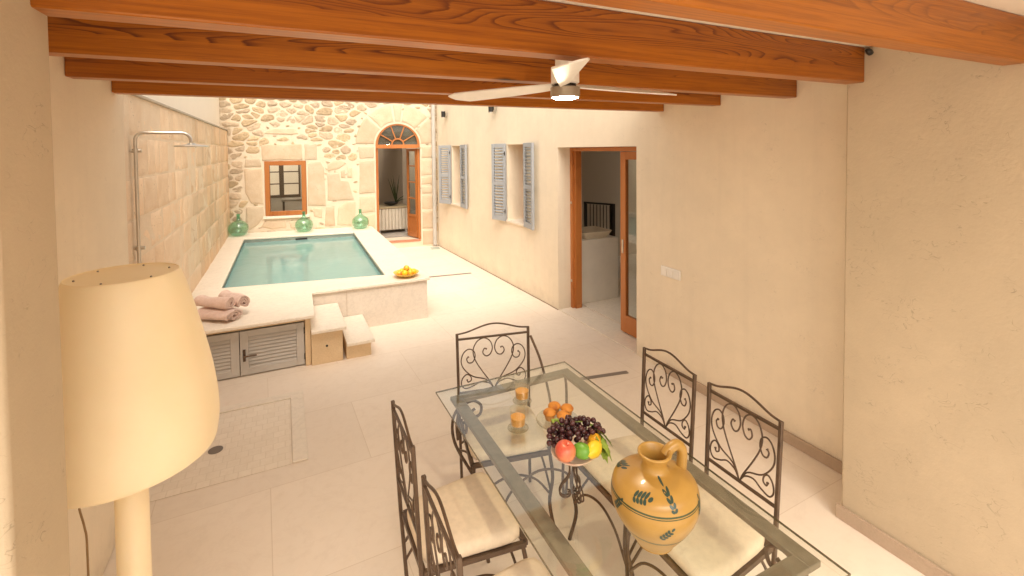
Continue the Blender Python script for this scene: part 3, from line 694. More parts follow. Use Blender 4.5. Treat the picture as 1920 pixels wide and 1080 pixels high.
o = m.build('faucet', M['steel'], smooth=True); tag(o, 'small steel tap behind the cream basin', 'tap')
rl = thing('stair_railing', 'black metal railing with thin vertical bars behind the basin', 'railing', (4.6, 6.3, 0))
m = MB()
for k in range(8): m.tube([(4.36 + k * .065, 6.3 + 0, .3), (4.36 + k * .065, 6.3, 1.17 - k * .008)], .008, 6)
m.build('bars', M['black'], rl)
m = MB(); m.tube([(4.33, 6.3, .3), (4.33, 6.3, 1.19)], .014, square=True); m.tube([(4.87, 6.3, .012), (4.87, 6.3, 1.14)], .03, square=True); m.tube([(4.31, 6.3, 1.195), (4.90, 6.3, 1.125)], .014, square=True)
m.tube([(4.33, 6.3, .3), (4.87, 6.3, .3)], .014, square=True); m.build('rail_frame', M['black'], rl)

# ---- porch ceiling and beams ----------------------------------------------
m = MB(); m.box(-3.0, 3.45, -0.2, 3.42, 2.562, 2.70); o = m.build('porch_ceiling', M['ceil']); tag(o, 'pale plaster porch ceiling above the wooden beams', 'ceiling')
beams = [(.83, -1.5, 2.728, 'nearest wooden ceiling beam, crossing the upper right corner'), (1.434, -1.5, 2.728, 'thick wooden ceiling beam ending at the black sensor'),
         (2.05, -.83, 3.118, 'wooden ceiling beam with a big dark knot and flame grain'), (2.665, -.83, 3.118, 'thin-looking wooden beam second from the courtyard'), (3.285, -.83, 3.118, 'farthest wooden ceiling beam at the open edge of the porch')]
for i, (y, x0, x1, lb) in enumerate(beams):
    if i == 1: x0 = -.499
    if i == 1: m = MB(); m.box(-.90, x1, y, y + .092, 2.38, 2.5615)
    else: m = MB(); m.box(x0, x1, y, y + .085, 2.38, 2.5615)
    o = m.build('roof_beam', M['beam'], bevel=.006); tag(o, lb, 'beam', 'wooden beams across the porch ceiling')
m = MB(); m.lathe([(.006, 0), (.014, .004), (.016, .02), (.012, .035), (.004, .04)], 14, (0, 0, 0)); 
o = m.build('motion_sensor', M['black'], smooth=True); o.location = (2.715, 1.40, 2.52); o.rotation_euler = (0, R(-60), 0); tag(o, 'tiny black sensor at the right end of the thick beam', 'sensor')

# ---- drain pipe, wall lamps, drains ----------------------------------------
dp = thing('drainpipe', 'pale grey drainpipe in the corner between stone wall and cream wall', 'drainpipe', (2.90, 9.83, 0))
m = MB(); m.tube([(2.90, 9.83, .02), (2.90, 9.83, 3.3)], .042, 16); m.build('pipe', M['pipe'], dp, smooth=True)
for z_ in (.5, 1.05, 1.9, 2.8):
    m = MB(); m.tube([(2.90, 9.83, z_), (2.90, 9.83, z_ + .05)], .048, 16); m.build('bracket', M['pipe'], dp, smooth=True, angle=30)
def wall_lamp(x, y, z, lab):
    r_ = thing('wall_lamp', lab, 'wall lamp', (x, y, z), 0, 'up and down lights on the cream wall')
    m = MB(); m.tube([(-.075, 0, -.055), (-.075, 0, .055)], .042, 16); m.build('lamp_body', M['black'], r_, smooth=True, world=False)
    for q_ in (1, -1): m = MB(); m.tube([(-.075, 0, .056 * q_), (-.075, 0, .072 * q_)], .046, 16); m.build('end_ring', M['steel'], r_, smooth=True, world=False)
    m = MB(); m.box(-.034, .0, -.025, .025, -.03, .03); m.build('bracket', M['steel'], r_, world=False)
wall_lamp(2.995, 9.2, 2.765, 'small black cylinder wall lamp above the far shuttered window')
wall_lamp(3.06, 6.93, 2.70, 'small wall lamp half hidden by the last beam, above the nearer shuttered window')
m = MB(); m.prism([(2.76, 9.72), (2.93, 9.69), (2.90, 9.48), (2.73, 9.51)], .002, .008); o = m.build('floor_grate', simple('green_grey_grate', (.40, .46, .40), .5)); tag(o, 'small square greenish drain cover at the foot of the drainpipe', 'drain cover')
def slot(p, q, wd, lab):
    p = Vector(p); q = Vector(q); e = (q - p).normalized(); n = Vector((-e.y, e.x)) * wd / 2
    m = MB(); m.prism([tuple(p - n), tuple(q - n), tuple(q + n), tuple(p + n)], .002, .006)
    o = m.build('slot_drain', M['slot']); tag(o, lab, 'drain', 'slot drains let into the paving')
slot((1.66, 7.50), (2.78, 7.36), .05, 'narrow grey slot drain in the paving right of the pool bowl corner')
slot((2.30, 3.50), (2.80, 3.41), .045, 'narrow grey slot drain in the paving in front of the sliding door')

# ---- pool ---------------------------------------------------------------------
pool = thing('plunge_pool', 'raised plunge pool with cream marble coping and a louvred cupboard in its side', 'pool', (.3, 7.5, 0))
ZT = .5
OUT = [(-.935, 4.83), (.241, 4.838), (.256, 5.625), (1.585, 5.612), (1.625, 10.055), (-.935, 10.43)]
INN = [(-.663, 6.294), (1.121, 6.004), (1.19, 9.474), (-.652, 9.734)]
m = MB()
q8 = [(-.935, 6.294), (1.587, 6.004 - .0)]
top = lambda pts: m.prism(pts, ZT - .032, ZT)
top([(-.935, 4.83), (.241, 4.838), (.256, 5.625), (1.585, 5.612), (1.589, 5.93), INN[1], INN[0], (-.935, 6.335)])
top([(-.935, 6.337), INN[0], INN[3], (-.935, 9.765)]); top([(-.935, 9.767), INN[3], INN[2], (1.62, 9.42), (1.625, 10.045), (-.935, 10.42)]); top([INN[1], (1.589, 5.932), (1.62, 9.418), INN[2]])
m.build('coping', M['marble'], pool, bevel=.006)
m = MB()   # basin walls (outside faces slightly in from the coping)
o1 = [(-.93, 5.66), (1.555, 5.645), (1.59, 10.03), (-.93, 10.40)]
i1 = [(p[0] + (-.012 if p[0] < 0 else .012), p[1] + (-.012 if p[1] < 7 else .012)) for p in INN]
for k in range(4):
    a, b = o1[k], o1[(k + 1) % 4]; c, d = i1[(k + 1) % 4], i1[k]
    m.prism([a, b, c, d], 0, ZT - .034)
m.build('basin_wall', M['slab'], pool)
m = MB()
for k in range(4):
    a, b = i1[k], i1[(k + 1) % 4]; m.add([(*b, -.75), (*a, -.75), (*a, ZT - .035), (*b, ZT - .035)], [(0, 1, 2, 3)])
m.add([(*p, -.75) for p in i1], [(0, 1, 2, 3)])
m.build('basin_lining', M['lining'], pool)
m = MB(); m.box(.62, .622, 5.640, 5.6448, .0, .466); m.build('slab_joint', M['skirt'], pool)
# cupboard
m = MB(); m.box(-.935, -.66, 4.93, 5.66, 0, .467); m.box(.155, .205, 4.90, 5.66, 0, .467); m.box(-.66, .155, 4.92, 4.96, .43, .467); m.box(-.66, .155, 5.5, 5.66, 0, .467)
m.build('cupboard_surround', M['sand'], pool, bevel=.004)
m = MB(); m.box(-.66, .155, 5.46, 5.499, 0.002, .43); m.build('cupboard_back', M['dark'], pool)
def louvre_door(x0, x1, handle, hingex):
    y0, y1 = 4.918, 4.95; z0, z1 = .012, .418; s_ = .068
    m = MB(); m.box(x0, x0 + s_, y0, y1, z0, z1); m.box(x1 - s_, x1, y0, y1, z0, z1); m.box(x0 + s_, x1 - s_, y0, y1, z0, z0 + .06); m.box(x0 + s_, x1 - s_, y0, y1, z1 - .055, z1)
    a, b = z0 + .06, z1 - .055; k = 9
    for i in range(k):
        zc = a + (i + .5) * (b - a) / k; dz = .015
        v_ = [(x_, y0 + .014 + q_ * .010, zc + q_ * dz + w_) for x_ in (x0 + s_, x1 - s_) for q_, w_ in ((-1, -.004), (1, -.004), (1, .004), (-1, .004))]
        m.add(v_, [(0, 1, 2, 3), (7, 6, 5, 4), (0, 4, 5, 1), (1, 5, 6, 2), (2, 6, 7, 3), (3, 7, 4, 0)])
    o = m.build('louvred_door', M['cabpaint'], pool, bevel=.003)
    for z_ in (.09, .34):
        h = MB(); h.tube([(hingex, y0 - .006, z_ - .028), (hingex, y0 - .006, z_ + .028)], .008, 8); q_ = h.build('hinge', M['black'], pool, smooth=True); q_.parent = o
    if handle:
        h = MB(); h.box(x0 + .022, x0 + .044, y0 - .007, y0 - .0005, .14, .25); h.tube([(x0 + .033, y0 - .005, .20), (x0 + .033, y0 - .045, .20), (x0 + .05, y0 - .05, .20), (x0 + .135, y0 - .05, .20)], .007, 8)
        q_ = h.build('handle', M['iron'], pool, smooth=True); q_.parent = o
    return o
louvre_door(-.388, .148, True, .152); louvre_door(-.80, -.394, False, -.80)
# steps beside the cupboard
for (x0, x1, zt, lb) in ((.207, .522, .345, 'upper step'), (.524, .79, .17, 'lower step')):
    m = MB(); m.box(x0, x1 - .032, 4.872, 5.642, 0, zt - .032); st = m.build('step', M['sand'], pool, bevel=.004); st['label'] = lb + ' of the two beside the cupboard'
    m = MB(); m.box(x0 - (0 if zt > .3 else .0), x1, 4.825, 5.641, zt - .031, zt); o = m.build('tread', M['marble'], pool, bevel=.005); o.parent = st
m = MB(); m.tube([(.345, 4.868, .17), (.345, 4.8715, .17)], .011, 12); m.build('outlet', M['black'], pool)
m = MB(); m.box(.18, .38, 9.585, 9.61, .395, .445); sk = m.build('skimmer', M['black'], pool); sk.rotation_euler = (0, 0, 0)
wz = .415
m = MB(); m.add([(*p, wz) for p in [(q[0] * 1.0, q[1]) for q in i1]], [(0, 1, 2, 3)]); wt = m.build('pool_water', M['water']); tag(wt, kind='structure')

# ---- shower ----------------------------------------------------------------
sh = thing('outdoor_shower', 'steel rain shower pipe with flat round head against the left wall', 'shower', (-.93, 4.05, 0))
m = MB(); X = -.925 + .02
pts = [(-.905, 4.05, 1.0), (-.905, 4.05, 2.14)] + [(-.905 + .05 * (1 - math.cos(a)), 4.05, 2.14 + .05 * math.sin(a)) for a in (R(22), R(45), R(67), R(90))] + [(-.64, 4.05, 2.19)] + [(-.64 + .055 * math.sin(a), 4.05, 2.19 - .055 * (1 - math.cos(a))) for a in (R(22), R(45), R(67), R(90))] + [(-.585, 4.05, 2.112)]
m.tube(pts, .0115, 12); m.build('riser_pipe', M['steel'], sh, smooth=True)
m = MB(); m.lathe([(.02, 2.118), (.03, 2.108), (.104, 2.100), (.106, 2.094), (.10, 2.090)], 36, (-.583, 4.05, 0)); m.build('shower_head', M['steel'], sh, smooth=True, angle=50)
for z_ in (2.065, 1.395):
    m = MB(); m.tube([(-.93, 4.05, z_), (-.87, 4.05, z_)], .012, 10); m.tube([(-.905, 4.05, z_ - .014), (-.905, 4.05, z_ + .014)], .019, 12); m.build('clamp', M['steel'], sh, smooth=True)
m = MB(); m.tube([(-.905, 3.96, 1.0), (-.905, 4.14, 1.0)], .02, 12); m.build('mixer', M['steel'], sh, smooth=True)
tr = thing('shower_tray', 'paved shower tray of small cream tiles with a marble border in front of the cupboard', 'shower tray', (-.3, 3.9, 0))
m = MB(); m.box(-.83, .012, 3.385, 4.29, .0015, .004); m.build('mosaic', M['mosaic'], tr)
m = MB(); m.prism([(.014, 3.385), (.108, 3.385), (.111, 4.385), (-.925, 4.385), (-.925, 4.292), (.014, 4.292)], .002, .014); m.build('border', M['marble'], tr, bevel=.003)
m = MB(); m.lathe([(.045, .005), (.045, .008), (.035, .009)], 24, (-.46, 3.775, 0)); m.build('drain_cover', simple('drain_cap', (.22, .19, .16), .5, metal=.5), tr, smooth=True)

# ---- green demijohns -----------------------------------------------------------
def demijohn(x, y, s, lab, seed):
    r_ = thing('demijohn', lab, 'glass bottle', (x, y, ZT), seed, 'green glass demijohns on the pool coping')
    prof = [(.02, .004), (.10, .004), (.135, .03), (.165, .09), (.17, .15), (.155, .205), (.11, .25), (.055, .28), (.034, .30), (.03, .33), (.028, .375), (.036, .38), (.036, .395), (.026, .40), (.022, .38), (.024, .31)]
    m = MB(); m.lathe([(a * s, b * s) for a, b in prof], 36); m.build('bottle', M['demi'], r_, smooth=True, world=False, angle=60)
demijohn(-.765, 10.12, 1.0, 'green glass demijohn in the left rear corner of the pool coping', 0)
demijohn(.345, 9.98, .98, 'green glass demijohn on the coping below the wooden window', 1)
demijohn(1.37, 9.83, .98, 'green glass demijohn on the right rear coping beside the arched door', 2)

# ---- towels ---------------------------------------------------------------------
t = NT('pink_terry'); v = t.coords(); f = t.noise(v, 220, 3, .7); g = t.noise(v, 25, 4, .6)
t.p(Base_Color=t.mix(t.ramp(g, [(.3, 0), (.7, 1)]), (.70, .50, .42), (.80, .60, .51)), Roughness=.95, Normal=t.bump(t.math('ADD', f, g), .9, .008)); t.b.inputs['Sheen Weight'].default_value = .4
M['towel'] = t.m
def towel(c, ang, R0, flat, L, lab, seed):
    o = thing('rolled_towel', lab, 'towel', c, ang, 'pink towels rolled on the pool coping')
    m = MB(); th = .0125; turns = 2.6; n = 90; mid = []
    for k in range(n + 1):
        a = turns * 2 * PI * k / n; r_ = .012 + (R0 - .012 - th / 2) * k / n
        mid.append((r_ * math.cos(a) * flat[0], r_ * math.sin(a) * flat[1], a))
    prof = [(x + th / 2 * math.cos(a) * flat[0], z + th / 2 * math.sin(a) * flat[1]) for x, z, a in mid] + [(x - th / 2 * math.cos(a) * flat[0], z - th / 2 * math.sin(a) * flat[1]) for x, z, a in mid[::-1]]
    rings = []; nl = 14
    for i in range(nl + 1):
        yy = -L / 2 + L * i / nl; ring = []
        for (x, z) in prof:
            j = mnoise.noise(Vector((x * 16, yy * 9, z * 16 + seed))) * .012
            sc_ = 1 + .05 * math.sin(yy * 14 + seed)
            ring.append((x * sc_ + j, yy + mnoise.noise(Vector((x * 30, seed, z * 30))) * .012, R0 * flat[1] + z * sc_ + j))
        rings.append(ring)
    m.loft(rings, cap=True); m.build('towel_roll', M['towel'], o, smooth=True, world=False, angle=50)
towel((-.56, 5.12, ZT), R(48), .062, (1.75, .85), .36, 'broad flattened pink towel roll lying under two others', 1)
towel((-.60, 5.16, ZT + .100), R(52), .060, (1.05, .92), .36, 'left of the two pink towel rolls lying on top', 5)
towel((-.45, 5.27, ZT + .070), R(30), .066, (1.05, .95), .38, 'pink towel roll on the right, pointing towards the water', 9)

# ---- fruit bowl on the coping -----------------------------------------------------
yel = simple('yellow_glaze', (.75, .50, .10), .25)
m = MB(); m.lathe([(.05, 0), (.06, .004), (.12, .03), (.152, .055), (.155, .060), (.148, .058), (.11, .036), (.05, .012)], 36); fb = m.build('fruit_plate', yel, smooth=True, angle=60); fb.location = (1.335, 5.79, ZT); tag(fb, 'shallow yellow plate on the front right corner of the pool coping', 'plate')
t = NT('peach_skin'); v = t.coords(); t.p(Base_Color=t.mix(t.ramp(t.noise(v, 14, 3), [(.45, 0), (.65, 1)]), (.80, .52, .05), (.80, .22, .05)), Roughness=.45); M['peach'] = t.m
t = NT('lemon_skin'); v = t.coords(); t.p(Base_Color=t.mix(t.ramp(t.noise(v, 18, 3), [(.45, 0), (.65, 1)]), (.85, .62, .03), (.80, .50, .03)), Roughness=.4, Normal=t.bump(t.noise(v, 160, 2), .3, .003)); M['lemon'] = t.m
for i, (dx, dy, dz, k, lb) in enumerate([(-.085, -.02, .055, 0, 'reddish orange fruit at the left end of the yellow plate'), (-.03, -.06, .06, 1, 'yellow fruit at the front of the yellow plate'), (.035, -.06, .06, 0, 'orange blushed fruit front right on the yellow plate'), (.09, -.01, .058, 1, 'yellow fruit at the right end of the yellow plate'), (.05, .05, .06, 1, 'yellow fruit at the back right of the yellow plate'), (-.04, .05, .06, 1, 'yellow fruit at the back left of the yellow plate'), (.005, 0, .105, 0, 'yellow orange fruit heaped on top of the yellow plate')]):
    m = MB(); m.ball((0, 0, 0), .038, .036, .034, 18); o = m.build('peach' if k == 0 else 'lemon', M['peach' if k == 0 else 'lemon'], smooth=True); o.location = (1.335 + dx, 5.79 + dy, ZT + dz); o.rotation_euler = (i, i * 2, i * .7); tag(o, lb, 'fruit')

# ================================================================== TABLE
tbl = thing('dining_table', 'glass topped dining table on a bronze wrought iron frame', 'table', (1.13, 1.65, 0))
GX0, GX1, GY0, GY1 = .720, 1.540, .83, 2.470
m = MB(); m.box(GX0 + .001, GX1 - .001, GY0 + .001, GY1 - .001, .730, .740); gt = m.build('glass_top', M['glass'], tbl)
m = MB(); e_ = .0012
m.box(GX0 - e_, GX0 + .0005, GY0 - e_, GY1 + e_, .731, .739); m.box(GX1 - .0005, GX1 + e_, GY0 - e_, GY1 + e_, .731, .739); m.box(GX0, GX1, GY0 - e_, GY0 + .0005, .731, .739); m.box(GX0, GX1, GY1 - .0005, GY1 + e_, .731, .739)
o = m.build('glass_edge', M['glass_edge'], tbl); o.parent = gt
FX0, FX1, FY0, FY1 = .780, 1.520, .905, 2.408; bw = .058
m = MB(); m.box(FX0, FX0 + bw, FY0, FY1, .706, .728); m.box(FX1 - bw, FX1, FY0, FY1, .706, .728); m.box(FX0 + bw, FX1 - bw, FY0, FY0 + bw, .706, .728); m.box(FX0 + bw, FX1 - bw, FY1 - bw, FY1, .706, .728)
m.build('frame', M['frame_iron'], tbl, bevel=.003)
def spiral2(c, r0, r1, a0, a1, n=22): return [(c[0] + (r0 + (r1 - r0) * k / n) * math.cos(a0 + (a1 - a0) * k / n), c[1] + (r0 + (r1 - r0) * k / n) * math.sin(a0 + (a1 - a0) * k / n)) for k in range(n + 1)]
cxm, cym = (FX0 + FX1) / 2, (FY0 + FY1) / 2
for sx in (-1, 1):
    for sy in (-1, 1):
        X0 = cxm + sx * (.74 / 2 - .03); Y0 = cym + sy * (1.503 / 2 - .03)
        d = Vector((-sx * .62, -sy * .78)).normalized()
        # belly leg: out from the corner, in at mid height, out at the foot
        P_ = [(0.02, .70), (-.03, .60), (-.02, .48), (.07, .36), (.16, .26), (.18, .16), (.12, .06), (.03, .012), (-.02, .02), (-.03, .05)]
        m = MB(); m.tube([(X0 + d.x * a, Y0 + d.y * a, b) for a, b in catmull([(*p, 0) for p in P_], 5) for a, b in [(a, b)]] if False else [(X0 + d.x * q.x, Y0 + d.y * q.x, q.y) for q in catmull([(*p, 0) for p in P_], 5)], .008, 8)
        m.build('leg', M['iron'], tbl, smooth=True)
        for ax in (() if (sx > 0 and sy > 0) else (0, 1)):
            e2 = Vector((-sx, 0)) if ax == 0 else Vector((0, -sy))
            S_ = [(.02, .55), (.01, .64), (.05, .695)] + [(.05, .695)] 
            S_ = [(0.0, .50), (-.004, .60), (.03, .675), (.09, .69), (.135, .655), (.13, .61), (.095, .60), (.08, .63), (.10, .645)]
            m = MB(); m.tube([(X0 + e2.x * q.x, Y0 + e2.y * q.x, q.y) for q in catmull([(*p, 0) for p in S_], 5)], .0075, 8); m.build('scroll_bracket', M['iron'], tbl, smooth=True)
# arched hoops tying the legs
for sy in (-1, 1):
    yb = cym + sy * .44
    m = MB(); m.tube(catmull([(cxm - .22, yb, .22), (cxm - .16, yb, .34), (cxm, yb, .40), (cxm + .16, yb, .34), (cxm + .22, yb, .22)], 6), .006, 8); m.build('hoop', M['iron'], tbl, smooth=True)
# ================================================================== CHAIRS
HEART = [(-.02, .0), (-.10, .12), (-.33, .38), (-.49, .60), (-.53, .78), (-.43, .94), (-.25, 1.0), (-.09, .93), (-.03, .79), (-.09, .67), (-.20, .64), (-.28, .71), (-.24, .79), (-.18, .775)]
SIDE = [(-.02, .0), (-.22, .17), (-.62, .27), (-.88, .44), (-.95, .60), (-.87, .75), (-.72, .81), (-.58, .76), (-.545, .65), (-.62, .55), (-.74, .545), (-.79, .62), (-.73, .665)]
LOW = [(-.02, .0), (-.16, .10), (-.40, .14), (-.62, .08), (-.84, .05), (-.95, .13), (-.92, .25), (-.80, .32), (-.69, .28), (-.67, .20), (-.76, .17), (-.79, .22)]
def make_chair(hw=.178):
    # local frame: back centre at the origin, seat towards +y
    r_ = thing('iron_chair', 'x', 'chair', (0, 0, 0), 0, 'wrought iron chairs around the glass table')
    zl, zr, zt = .605, .915, .95
    lean = lambda z: -(z - .45) * .05 if z > .45 else 0
    wid = lambda z: hw * (1.0 if z > .9 else 1 - (.9 - z) * .06)
    for s in (-1, 1):
        m = MB(); m.tube([(s * wid(0), 0.03, 0), (s * wid(.45), 0, .45), (s * wid(.7), lean(.7), .7), (s * wid(zt), lean(zt), zt)], .0078, square=True, up=(0, 1, 0)); m.build('back_post', M['iron'], r_, world=False, bevel=.002, bseg=1)
    zz_ = lambda u: zt - .004 + .045 * (math.cos(u * PI / 2) ** 2 if abs(u) < .8 else math.cos(.8 * PI / 2) ** 2 * (1 - (abs(u) - .8) / .2))
    m = MB(); m.tube([(hw * u, lean(.97), zz_(u)) for u in [k / 12 - 1 for k in range(25)]], .0052, 8, up=(0, 1, 0)); m.build('crest_rail', M['iron'], r_, smooth=True, world=False)
    for z_ in (zl - .008, zr):
        m = MB(); m.tube([(-wid(z_), lean(z_), z_), (wid(z_), lean(z_), z_)], .0052, square=True, up=(0, 1, 0)); m.build('cross_rail', M['iron'], r_, world=False)
    for s in (-1, 1):
        m = MB()
        for C_, rr_ in ((HEART, .0037), (SIDE, .0036), (LOW, .0036)):
            P_ = catmull([(p[0], p[1], 0) for p in C_], 5); n_ = len(P_)
            m.tube([(-s * q.x * (hw - .012) * -1 if False else s * q.x * (hw - .012), lean(zl + q.y * (zr - zl)), zl + q.y * (zr - zl - .006)) for q in P_], [rr_] * (n_ - 2) + [rr_ * 1.6, rr_ * 1.6], 6, up=(0, 1, 0))
        m.build('scrollwork', M['iron'], r_, smooth=True, world=False, angle=70)
    # seat
    bx_, fx, d0, d1 = hw - .012, .215, .012, .425
    def ring(z, k, g=0.0):
        out = []; P_ = [(-bx_, d0), (bx_, d0), (fx, d1), (-fx, d1)]
        cx, cy = 0, (d0 + d1) / 2
        pts = subdiv(P_, .05)
        for _ in range(2): pts = [((pts[i - 1][0] + 2 * pts[i][0] + pts[(i + 1) % len(pts)][0]) / 4, (pts[i - 1][1] + 2 * pts[i][1] + pts[(i + 1) % len(pts)][1]) / 4) for i in range(len(pts))]
        return [(cx + (x - cx) * k, cy + (y - cy) * k, z) for x, y in pts]
    m = MB(); m.loft([ring(.447, .97), ring(.455, 1.0), ring(.478, 1.0), ring(.492, .965), ring(.499, .88), ring(.502, .6), ring(.503, .2)]); m.build('seat_cushion', M['cushion'], r_, smooth=True, world=False, angle=80)
    m = MB(); P_ = [(-bx_, d0), (bx_, d0), (fx, d1), (-fx, d1)]
    for k in range(4): a, b = P_[k], P_[(k + 1) % 4]; m.tube([(*a, .436), (*b, .436)], .010, square=True, up=(0, 0, 1))
    m.build('seat_frame', M['iron'], r_, world=False)
    for s in (-1, 1):
        m = MB(); m.tube(catmull([(s * .205, .415, .43), (s * .215, .432, .30), (s * .205, .41, .15), (s * .225, .44, 0)], 5), .0095, 8); m.build('front_leg', M['iron'], r_, smooth=True, world=False)
    m = MB()
    m.tube(catmull([(-.208, .42, .20), (-.12, .415, .30), (0, .41, .335), (.12, .415, .30), (.208, .42, .20)], 5), .006, 8)
    m.build('stretcher', M['iron'], r_, smooth=True, world=False)
    for s in (-1, 1):
        m = MB(); m.tube(catmull([(s * hw * .97, .02, .22), (s * (hw + .01), .12, .33), (s * .195, .22, .36), (s * .2, .32, .32), (s * .208, .42, .22)], 5), .006, 8); m.build('stretcher', M['iron'], r_, smooth=True, world=False)
    m = MB(); m.tube(catmull([(-hw, .02, .30), (-.1, .02, .38), (0, .02, .40), (.1, .02, .38), (hw, .02, .30)], 5), .006, 8); m.build('stretcher', M['iron'], r_, smooth=True, world=False)
    return r_
HEART = [(a * 1.13, b) for a, b in HEART]
c0 = make_chair()
spots = [((1.752, 1.842, 0), R(90), 'iron chair on the wall side of the table, the one nearer the sliding door'),
         ((1.752, 1.398, 0), R(90), 'iron chair on the wall side of the table, behind the yellow jug'),
         ((.437, 1.905, 0), R(-90), 'iron chair on the left side of the table, farther from the camera'),
         ((.430, 1.372, 0), R(-90), 'iron chair on the left side of the table, nearest the camera at the bottom edge')]
for i, (loc, rz, lab) in enumerate(spots):
    o = c0 if i == 0 else copy_tree(c0)
    o.location = loc; o.rotation_euler = (0, 0, rz); o['label'] = lab
c1 = make_chair(.222); c1.location = (1.128, 2.610, 0); c1.rotation_euler = (0, 0, R(180 - 10.8)); c1['label'] = 'iron chair standing alone at the far head of the glass table, facing the camera'
m = MB(); m.tube(catmull([(-.23, 0, .90), (-.262, .10, .78), (-.275, .22, .62), (-.245, .36, .50), (-.218, .40, .45)], 6), .0075, 8); m.build('side_brace', M['iron'], c1, smooth=True, world=False)

# ================================================================== ON THE TABLE
TZ = .7405
def tumbler(x, y, lab):
    r_ = thing('juice_glass', lab, 'glass', (x, y, TZ), 0, 'glasses of orange juice on the table')
    m = MB(); m.lathe([(.030, 0), (.034, .002), (.040, .090), (.0385, .090), (.033, .012), (.01, .010)], 28); m.build('tumbler', M['tumbler'], r_, smooth=True, world=False, angle=50)
    m = MB(); m.lathe([(.0325, .016), (.0355, .050), (.001, .0502)], 28); m.build('juice', simple('orange_juice', (.82, .36, .01), .3), r_, smooth=True, world=False, angle=50)
    c_ = MB(); c_.lathe([(.046, 0), (.050, .003), (.046, .005)], 30); 
    return r_
for x, y, l1, l2 in ((1.095, 2.175, 'glass half full of orange juice nearer the far chair', 'clear round coaster under the farther juice glass'), (.968, 1.968, 'glass of orange juice nearer the left chairs', 'clear round coaster under the nearer juice glass')):
    g_ = tumbler(x, y, l1); g_.location.z = TZ + .0045
    m = MB(); m.lathe([(.045, 0), (.050, .002), (.046, .004)], 30); o = m.build('coaster', thin_glass('coaster_glass', (.80, .78, .72), refl=1.2), smooth=True); o.location = (x, y, TZ); tag(o, l2, 'coaster', 'glass coasters')
m = MB(); m.lathe([(.05, 0), (.09, .003), (.105, .008), (.102, .010), (.05, .004)], 36); o = m.build('glass_plate', thin_glass('plate_glass', (.86, .86, .82), refl=1.3), smooth=True); o.location = (1.165, 1.935, TZ); tag(o, 'round clear glass plate carrying the four muffins', 'plate')
t = NT('muffin_crust'); v = t.coords(); t.p(Base_Color=t.mix(t.ramp(t.noise(v, 30, 4), [(.4, 0), (.65, 1)]), (.66, .27, .04), (.40, .12, .02)), Roughness=.6, Normal=t.bump(t.noise(v, 80, 3), .5, .004)); M['muffin'] = t.m
M['mcup'] = simple('muffin_side', (.55, .26, .08), .7, bump=.6, bscale=120)
for i, (dx, dy, lb) in enumerate(((-.045, .005, 'muffin on the left of the glass plate'), (.005, .045, 'muffin at the back of the glass plate'), (.05, .0, 'muffin on the right of the glass plate'), (.0, -.045, 'muffin at the front of the glass plate, half behind the grapes'))):
    r_ = thing('muffin', lb, 'muffin', (1.175 + dx, 1.945 + dy, TZ + .008), i, 'small muffins on the glass plate')
    m = MB()
    prof = []
    m.lathe([(.018, 0), (.021, .002), (.026, .028), (.02, .029)], 22); m.build('base', M['mcup'], r_, smooth=True, world=False)
    m = MB(); m.lathe([(.026, .026), (.0315, .030), (.0315, .036), (.025, .045), (.013, .050), (.001, .051)], 22); m.build('crust', M['muffin'], r_, smooth=True, world=False, angle=80)

# fruit stand
FS = Vector((.955, 1.475, TZ))
fs = thing('fruit_stand', 'small footed dish on curved iron rods standing on the glass table', 'fruit stand', tuple(FS))
m = MB(); m.lathe([(.02, .158), (.06, .160), (.072, .170), (.084, .180), (.081, .182), (.06, .168), (.01, .166)], 36); m.build('dish', simple('pink_cream_dish', (.80, .62, .50), .3), fs, smooth=True, world=False, angle=70)
for k in range(3):
    a = R(35 + 120 * k); P_ = [(.022, .157), (.014, .12), (.018, .085), (.045, .05), (.052, .022), (.036, .006), (.016, .012), (.012, .024), (.022, .028)]
    for off_ in (-.006, .006):
        m = MB(); m.tube([(math.cos(a) * q.x - math.sin(a) * off_, math.sin(a) * q.x + math.cos(a) * off_, q.y) for q in catmull([(*p, 0) for p in P_], 5)], .0032, 6); m.build('rod', M['iron'], fs, smooth=True, world=False)
def fruit(name, mb, mat_, off, lab, cat, rot=(0, 0, 0)):
    o = mb.build(name, mat_, smooth=True, angle=70); o.location = tuple(FS + Vector(off)); o.rotation_euler = rot; return tag(o, lab, cat)
t = NT('apple_skin'); v = t.coords(); t.p(Base_Color=t.mix(t.ramp(t.noise(v, 12, 4), [(.4, 0), (.7, 1)]), (.62, .09, .06), (.74, .30, .14)), Roughness=.3); M['apple'] = t.m
m = MB(); prof = []
for k in range(17):
    a = -PI / 2 + PI * k / 16; r0 = .038; prof.append((max(.001, r0 * math.cos(a) * (1 + .06 * math.sin(a))), r0 * .92 * math.sin(a) - (.008 * math.exp(-((math.cos(a)) / .25) ** 2) * (1 if a > 0 else -.5))))
m.lathe(prof, 28); m.cm = 0; m.tube([(0, 0, .026), (.002, 0, .042)], .0016, 6)
fruit('apple', m, M['apple'], (-.058, -.038, .217), 'red apple on the left of the fruit stand', 'apple', (.2, .1, 0))
m = MB(); m.ball((0, 0, 0), .028, .036, .027, 20); fruit('lime', m, simple('green_skin', (.15, .36, .04), .35, bump=.2, bscale=200), (.004, -.052, .208), 'green lime between the red apple and the yellow lemon', 'lime', (0, 0, .6))
m = MB(); m.lathe([(.001, -.048), (.006, -.044), (.018, -.032), (.027, -.01), (.027, .01), (.018, .032), (.006, .043), (.001, .048)], 22); fruit('lemon', m, M['lemon'], (.050, -.062, .207), 'yellow lemon at the front right of the fruit stand', 'lemon', (R(90), 0, R(-62)))
